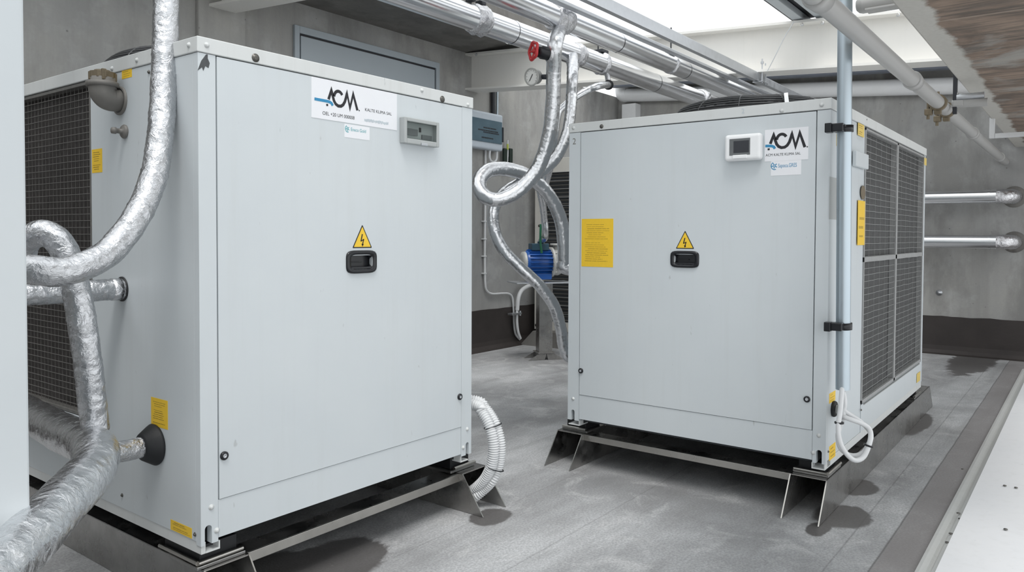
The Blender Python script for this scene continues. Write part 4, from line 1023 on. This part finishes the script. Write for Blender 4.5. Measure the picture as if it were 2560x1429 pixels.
MB().tube(catmull([Q_(1328, 712), Q_(1318, 716), Q_(1304, 726), Q_(1296, 745), Q_(1293, 775)], .02), .026, 14).obj('upper_bend', M['pvc'], t)
MB().tube(catmull([Q_(1293, 770), Q_(1292, 800), Q_(1295, 828), Q_(1301, 846)], .02), .018, 12).obj('lower_tube', M['pvc'], t)
mb = MB(); p = Q_(1288, 784); mb.box((p.x-.09, p.y-.03, p.z-.012), (p.x+.10, p.y+.05, p.z+.012), .003); mb.cyl((p.x+.1, p.y, p.z-.03), (p.x+.1, p.y, p.z+.03), .015, 10); mb.obj('pipe_clip', M['galv'], t)
# small loop below the box
MB().tube(catmull([P_(1225, 370, .04), P_(1224, 395, .05), P_(1232, 405, .05), P_(1241, 398, .05), P_(1242, 370, .04)], .02), .014, 12).obj('cable_loop', M['pvc'], eb)
t = thing('cable_connector', 'small connector with black wings and yellow-green sleeve on the back wall', 'connector', P_(1269, 405, .04))
MB().tube(catmull([P_(1268, 405, .03), P_(1269, 380, .03), P_(1269, 350, .03)], .02), .012, 10).obj('stem', M['pvc'], t)
MB().tube(catmull([P_(1269, 374, .045), P_(1269, 360, .045)], .02), .013, 10).obj('sleeve', M['ltgreen'], t)
mb = MB()
for xx in (1262, 1276):
    p = P_(xx, 389, .03); mb.box((p.x-.03, p.y-.02, p.z-.09), (p.x+.03, p.y+.02, p.z+.09), .012)
mb.obj('wings', simple('dark_green_black', (.012, .025, .018), .5), t)
# white pipe high on the right wall and pale board below its end
xp = XW-.12
A0 = on('x', xp, 1562, 238); A1 = on('x', xp, 2395, 214)
t = thing('white_pipe', 'long white pipe running high along the far right wall under the beam', 'pipe', (xp, 3.5, 3.2))
MB().cyl(A0, A1+(A1-A0)*.25, .098, 28).obj('pipe_run', M['whitepl'], t)
MB().tube(catmull([A0+Vector((0, -.05, 0)), A0+Vector((0, .02, 0)), A0+Vector((0, .05, .06)), A0+Vector((0, .05, .22))], .02), .10, 24).obj('pipe_elbow', M['whitepl'], t)
pa = on('x', xp, 1558, 252); pb_ = on('x', xp, 1592, 252)
o = MB().box((xp-.04, pb_.y, 0), (XW, pa.y, pa.z-.06), .004).obj('pale_board', M['whitepl']); tag(o, 'pale vertical board on the wall below the white pipe elbow', 'board')
# pale shelf box seen over the right unit's top edge at left
p = on('y', 3.4, 1650, 285); 
# jacketed pipes on the right wall
for (yy0, lab) in ((494, 'upper bright metal pipe on the right wall, elbow turning into the concrete'), (605, 'lower bright metal pipe on the right wall, elbow turning into the concrete')):
    xq = XW-.20; a = on('x', xq, 2305, yy0); b = on('x', xq, 2500, yy0-2)
    t = thing('insulated_pipe', lab, 'pipe', a, 'jacketed pipes on the right wall')
    zz = (a.z+b.z)/2; a.z = b.z = zz
    MB().cyl((xq, 4.6, zz), (xq, b.y, zz), .078, 40).obj('pipe_jacket', M['jacket'], t)
    y = b.y; MB().tube(catmull([(xq, y+.03, zz), (xq, y-.02, zz), (xq+.02, y-.07, zz), (xq+.08, y-.11, zz), (XW-.004, y-.12, zz)], .012), .079, 32, foil_rf(.079, .05, 14, 40, .03, yy0)).obj('elbow_wrap', M['tape'], t)
    MB().tube([(xq, y+.09, zz), (xq, y+.10, zz), (xq, y+.11, zz)], .081, 36, caps=False).obj('jacket_band', M['jacket'], t)
    MB().lathe((XW-.002, y-.12, zz), (-1, 0, 0), [(0, .12), (.012, .115), (.016, .08)], 30).obj('wall_collar', M['concrete2'], t)
t = on('x', XW, 2348, 731)
o = MB().lathe((XW, t.y, t.z), (-1, 0, 0), [(0, .035), (.006, .035), (.008, .015), (.03, .013), (.03, 0)], 18).obj('wall_anchor', M['galv']); tag(o, 'small round anchor plug in the right concrete wall', 'anchor')

# ------------------------------------------------------------------ DRAIN PIPE UNDER THE SLAB EDGE
YD = .80; ZD = 2.243; RD = .040
t = thing('drain_pipe', 'grey drain pipe running diagonally overhead along the concrete slab edge', 'pipe', (3, YD, ZD))
xe = 10.3
MB().cyl((.3, YD, ZD), (xe, YD, ZD), RD, 28).obj('pipe_run', M['greypvc'], t)
for (px, py) in ((2045, 8), (2283, 206), (2432, 326), (2500, 390)):
    x = px_x(YD, px, py); MB().lathe((x-.05, YD, ZD), (1, 0, 0), [(0, RD), (0, RD+.006), (.02, RD+.010), (.10, RD+.006), (.10, RD)], 28).obj('pipe_socket', M['greypvc'], t)
for (px, py) in ((2345, 262), (2366, 283)):
    x = px_x(YD, px, py); mb = MB().lathe((x-.02, YD, ZD), (1, 0, 0), [(0, RD), (0, RD+.012), (.04, RD+.012), (.04, RD)], 24)
    mb.box((x-.022, YD+.03, ZD-.075), (x+.022, YD+.075, ZD-.035), .006).cyl((x, YD+.055, ZD-.10), (x, YD+.055, ZD+.02), .010, 10).box((x-.02, YD-.02, ZD-.075), (x+.02, YD+.02, ZD-.045), .005); mb.cyl((x, YD, ZD+RD), (x, YD, ZD+.16 if YD < .71 else ZD+.07), .008, 8)
    plab(mb.obj('pipe_clamp', M['rust'], t), 'rusty brass pipe clamp')
x = px_x(YD, 2530, 412); mb = MB().lathe((x-.03, YD, ZD), (1, 0, 0), [(0, RD), (0, RD+.014), (.05, RD+.014), (.05, RD)], 24).cyl((x, YD+.02, ZD-.14), (x, YD+.02, ZD+.11), .022, 10); plab(mb.obj('pipe_clamp', M['iron'], t), 'dark wall clamp')
# hanger brackets from the slab
pbk = on('y', .735, 2386, 262)
t = thing('hanger_bracket', 'steel hanger bracket with two round bars clamped at the concrete slab edge', 'bracket', pbk)
B_ = lambda x, y: on('x', pbk.x, x, y)
mb = MB().box((pbk.x-.014, B_(2388, 230).y-.012, B_(2388, 262).z-.06), (pbk.x+.014, B_(2388, 230).y+.012, 2.62), .002); mb.obj('drop_bar', M['steeldk'], t)
mb = MB().cyl(B_(2392, 244), B_(2434, 240)+Vector((0, -.06, 0)), .022, 14); mb.obj('upper_bar', M['galv'], t)
mb = MB().cyl(B_(2380, 260), B_(2442, 257)+Vector((0, -.06, 0)), .026, 14).cyl(B_(2391, 266), B_(2391, 232), .014, 10).box(B_(2396, 266)+Vector((-.03, -.03, 0)), B_(2396, 252)+Vector((.03, .03, 0)), .006); mb.obj('lower_bar', M['greypvc'], t)
pl2 = on('y', .70, 2480, 340)
o = MB().box((pl2.x-.02, pl2.y-.02, pl2.z-.02), (pl2.x+.02, pl2.y+.02, 2.41), .004).box((pl2.x-.02, -.8, pl2.z-.02), (pl2.x+.02, pl2.y-.021, pl2.z+.02), .004).obj('support_bracket', M['pvc'])
tag(o, 'thin white angle bracket hanging below the concrete slab near the right edge', 'bracket')
# grey round-ended bar at the slab edge
pl3 = EYE+ray(2158, 12)*(1.35/ray(2158, 12).z); r3 = .05
o = MB().cyl((pl3.x, .45, 2.735), (pl3.x, pl3.y, 2.735), r3, 20).lathe((pl3.x, pl3.y, 2.735), (0, 1, 0), [(0, r3), (.02, r3*.9), (.035, r3*.6), (.04, 0)], 20).box((pl3.x-r3, .45, 2.69), (pl3.x+r3, pl3.y-.02, 2.70)).obj('lamp_housing', M['greypvc']); tag(o, 'grey round-ended lamp housing jutting from the slab edge at the top', 'lamp')

# ------------------------------------------------------------------ POLE WITH CABLES
pt0 = Vector((3.853, .935, .655)); pt1 = Vector((3.775, .935, 2.60)); dpl = (pt1-pt0).normalized()
t = thing('conduit_pole', 'tall grey metal conduit pole clamped to the corner of the right cabinet', 'pole', pt0)
RP = .0325
ptop = pt0+dpl*2.7
MB().cyl(pt0, ptop, RP, 32).obj('pole_tube', M['pole'], t)
MB().lathe(pt0, -dpl, [(0, RP-.004), (.001, RP-.004), (.0012, .0)], 24).obj('end_plug', M['greypl'], t)
for (py, w_) in ((320, .075), (815, .06)):
    p = on('y', .935, 2106, py); s_ = (p.z-pt0.z)/dpl.z; c = pt0+dpl*s_
    mb = MB().lathe(c-dpl*.016, dpl, [(0, RP), (0, RP+.008), (.032, RP+.008), (.032, RP)], 28)
    mb.box((c.x-.075, c.y-.012, c.z-.018), (c.x-RP+.006, Y2-.001, c.z+.020), .004).box((c.x+RP-.002, c.y-.014, c.z-.014), (c.x+RP+.03, c.y+.014, c.z+.014), .004)
    mb.cyl((c.x+RP+.026, c.y, c.z), (c.x+RP+.05, c.y, c.z), .012, 12).box((c.x-.09, Y2-.03, c.z-.022), (c.x-.05, Y2-.001, c.z+.022), .003)
    plab(mb.obj('pole_clamp', M['blackpl'], t), 'black pole clamp')
t = thing('cable_loop', 'loose loop of two white cables hanging from the pole end to the grommet', 'cable', at(3.6, 2135, 1150))
DC = 3.56
def cab(pts, r, nm, mat='pvc'): return MB().tube(catmull([p if isinstance(p, Vector) else at(p[2], p[0], p[1]) for p in pts], .008), r, 14).obj(nm, M[mat], t)
gl = G2.px(2088, 1022, .04); gl2 = G2.px(2086, 1012, .03)
cab([pt0+Vector((-.008, 0, .03)), (2103, 1000, 3.60), (2100, 1030, 3.58), (2096, 1062, 3.56), (2097, 1090, 3.55), (2106, 1118, 3.53), (2125, 1143, 3.52), (2142, 1150, 3.52), (2160, 1140, 3.53), (2173, 1110, 3.54), (2177, 1085, 3.56), (2170, 1068, 3.57), (2148, 1055, 3.57), (2122, 1046, 3.58), (2103, 1038, 3.62), gl], .0115, 'cable')
cab([pt0+Vector((.010, .008, .03)), (2112, 1000, 3.62), (2110, 1022, 3.62), (2106, 1050, 3.61), (2098, 1075, 3.60), (2094, 1090, 3.60), (2100, 1118, 3.59), (2118, 1134, 3.58), (2138, 1138, 3.57), (2158, 1130, 3.57), (2170, 1112, 3.57), (2178, 1092, 3.59), (2172, 1075, 3.60), (2150, 1052, 3.61), (2125, 1036, 3.62), (2106, 1022, 3.63), gl2], .0105, 'cable')
for (px, py, d, dx, dy) in ((2098, 1056, 3.57, 0, 1), (2171, 1113, 3.545, -.3, 1)):
    c = at(d, px, py); ax_ = (cr*dx-cu*dy).normalized()
    plab(MB().lathe(c-ax_*.004, ax_, [(0, .012), (0, .021), (.008, .021), (.008, .012)], 18).obj('cable_tie', M['blackpl'], t), 'black cable tie')

# ------------------------------------------------------------------ CORRUGATED CONDUIT BY THE LEFT UNIT
def corr(pts, r, name, t):
    rf = lambda L, q, p: r*(1+.15*math.sin(L*2*PI/.0115))
    return MB().tube(catmull(pts, .0018), r, 20, rf).obj(name, M['pvc'], t)
t = thing('corrugated_conduit', 'pair of white corrugated hoses tied together, curving into the left skid foot', 'hose', on('x', 2.95, 1220, 1200))
XK = 2.965
def K(x, y, dx=0): return on('x', XK+dx, x, y)
cA = [Vector((XR1+.004, 2.78, K(1180, 1010).z)), K(1187, 1012), K(1205, 1030), K(1222, 1060), K(1232, 1095), K(1234, 1130), K(1228, 1165), K(1214, 1195), K(1196, 1215), K(1178, 1228), K(1150, 1240)]
cB = [Vector((XR1+.004, 2.70, K(1180, 1000).z)), K(1190, 1000, .03), K(1215, 1020, .045), K(1238, 1055, .045), K(1250, 1095, .045), K(1252, 1130, .045), K(1246, 1170, .04), K(1232, 1200, .02), K(1212, 1222, .01), K(1190, 1240, -.01), K(1165, 1254, -.02)]
corr(cA, .026, 'corrugated_hose', t); corr(cB, .022, 'corrugated_hose', t)
for (ia, ib) in ((K(1223, 1068), K(1241, 1060, .045)), (K(1226, 1168), K(1247, 1172, .04))):
    c = (ia+ib)/2; 
    a = (ib-ia); L_ = a.length; a.normalize(); n_ = Vector((-.8, -.6, 0)); b = a.cross(n_).normalized(); n_ = b.cross(a)
    ring = []
    for i in range(36):
        q = 2*PI*i/36; ring.append(c+a*(.046*math.copysign(abs(math.cos(q))**.7, math.cos(q)))+n_*(.031*math.copysign(abs(math.sin(q))**.7, math.sin(q))))
    plab(MB().tube(ring, .0028, 8, closed=True).obj('cable_tie', M['blackpl'], t), 'black cable tie')

# ------------------------------------------------------------------ KERB AT THE RIGHT
prof = [(.556, 0), (.550, .018), (.535, .024), (.512, .026), (.506, .018), (.496, .018), (.488, .040), (.470, .052), (.468, .060), (-1.6, .066), (-1.6, 0)]
x0, x1 = .6, 9.5
mb = MB()
nP = len(prof)
vs = [(x0, y, z) for y, z in prof]+[(x1, y, z) for y, z in prof]
for i in range(nP-1):
    mb.add([vs[i], vs[i+1], vs[nP+i+1], vs[nP+i]], [(0, 1, 2, 3)], 1 if i < 7 else 0)
mb.add(vs[:nP], [list(range(nP))], 0); mb.add(vs[nP:], [list(range(nP))], 0)
kb_ = thing('kerb_cover', 'low white sheet metal cover with grey edge flashing along the right side', 'cover', (5, 0, 0))
mb.obj('cover_sheet', [M['kerb'], M['kerb2']], kb_)
for (px, py, z) in ((2407, 1172, .066), (2512, 1213, .066), (2540, 1218, .066), (2514, 1322, .066), (2368, 1355, .05), (2377, 1333, .05), (2400, 1296, .05), (2396, 1282, .05)):
    p = on('z', z, px, py); MB().lathe((p.x, p.y, z-.001), (0, 0, 1), [(0, .009), (.003, .008), (.004, 0)], 12).obj('rivet', M['bolt'], kb_)

# ------------------------------------------------------------------ CAMERA, LIGHT, WORLD
cam = bpy.data.cameras.new('camera'); co = bpy.data.objects.new('camera', cam); COL.objects.link(co)
Mx = Matrix((cr, cu, -cf)).transposed().to_4x4(); Mx.translation = EYE; co.matrix_world = Mx
cam.sensor_fit = 'HORIZONTAL'; cam.sensor_width = 36; cam.lens = 36*FL/2560; cam.shift_y = -SHIFT/2560; cam.clip_start = .05
S.camera = co
w = bpy.data.worlds.new('overcast_sky'); S.world = w; w.use_nodes = True
bgn = w.node_tree.nodes['Background']; bgn.inputs[0].default_value = (.955, .985, 1.0, 1); bgn.inputs[1].default_value = 1.0
sun = bpy.data.lights.new('hazy_sun', 'SUN'); so = bpy.data.objects.new('hazy_sun', sun); COL.objects.link(so)
sun.energy = 1.1; sun.angle = math.radians(20); sun.color = (1, .985, .96)
sd = Vector((.34, .30, -1)).normalized(); so.rotation_euler = sd.to_track_quat('-Z', 'Y').to_euler(); so.location = (2, 2, 8)
vs_ = S.view_settings; vs_.view_transform = 'Standard'; vs_.look = 'None'; vs_.gamma = 1; vs_.use_curve_mapping = False; vs_.exposure = .55
for o in bpy.data.objects:
    if '_base' in o: del o['_base']
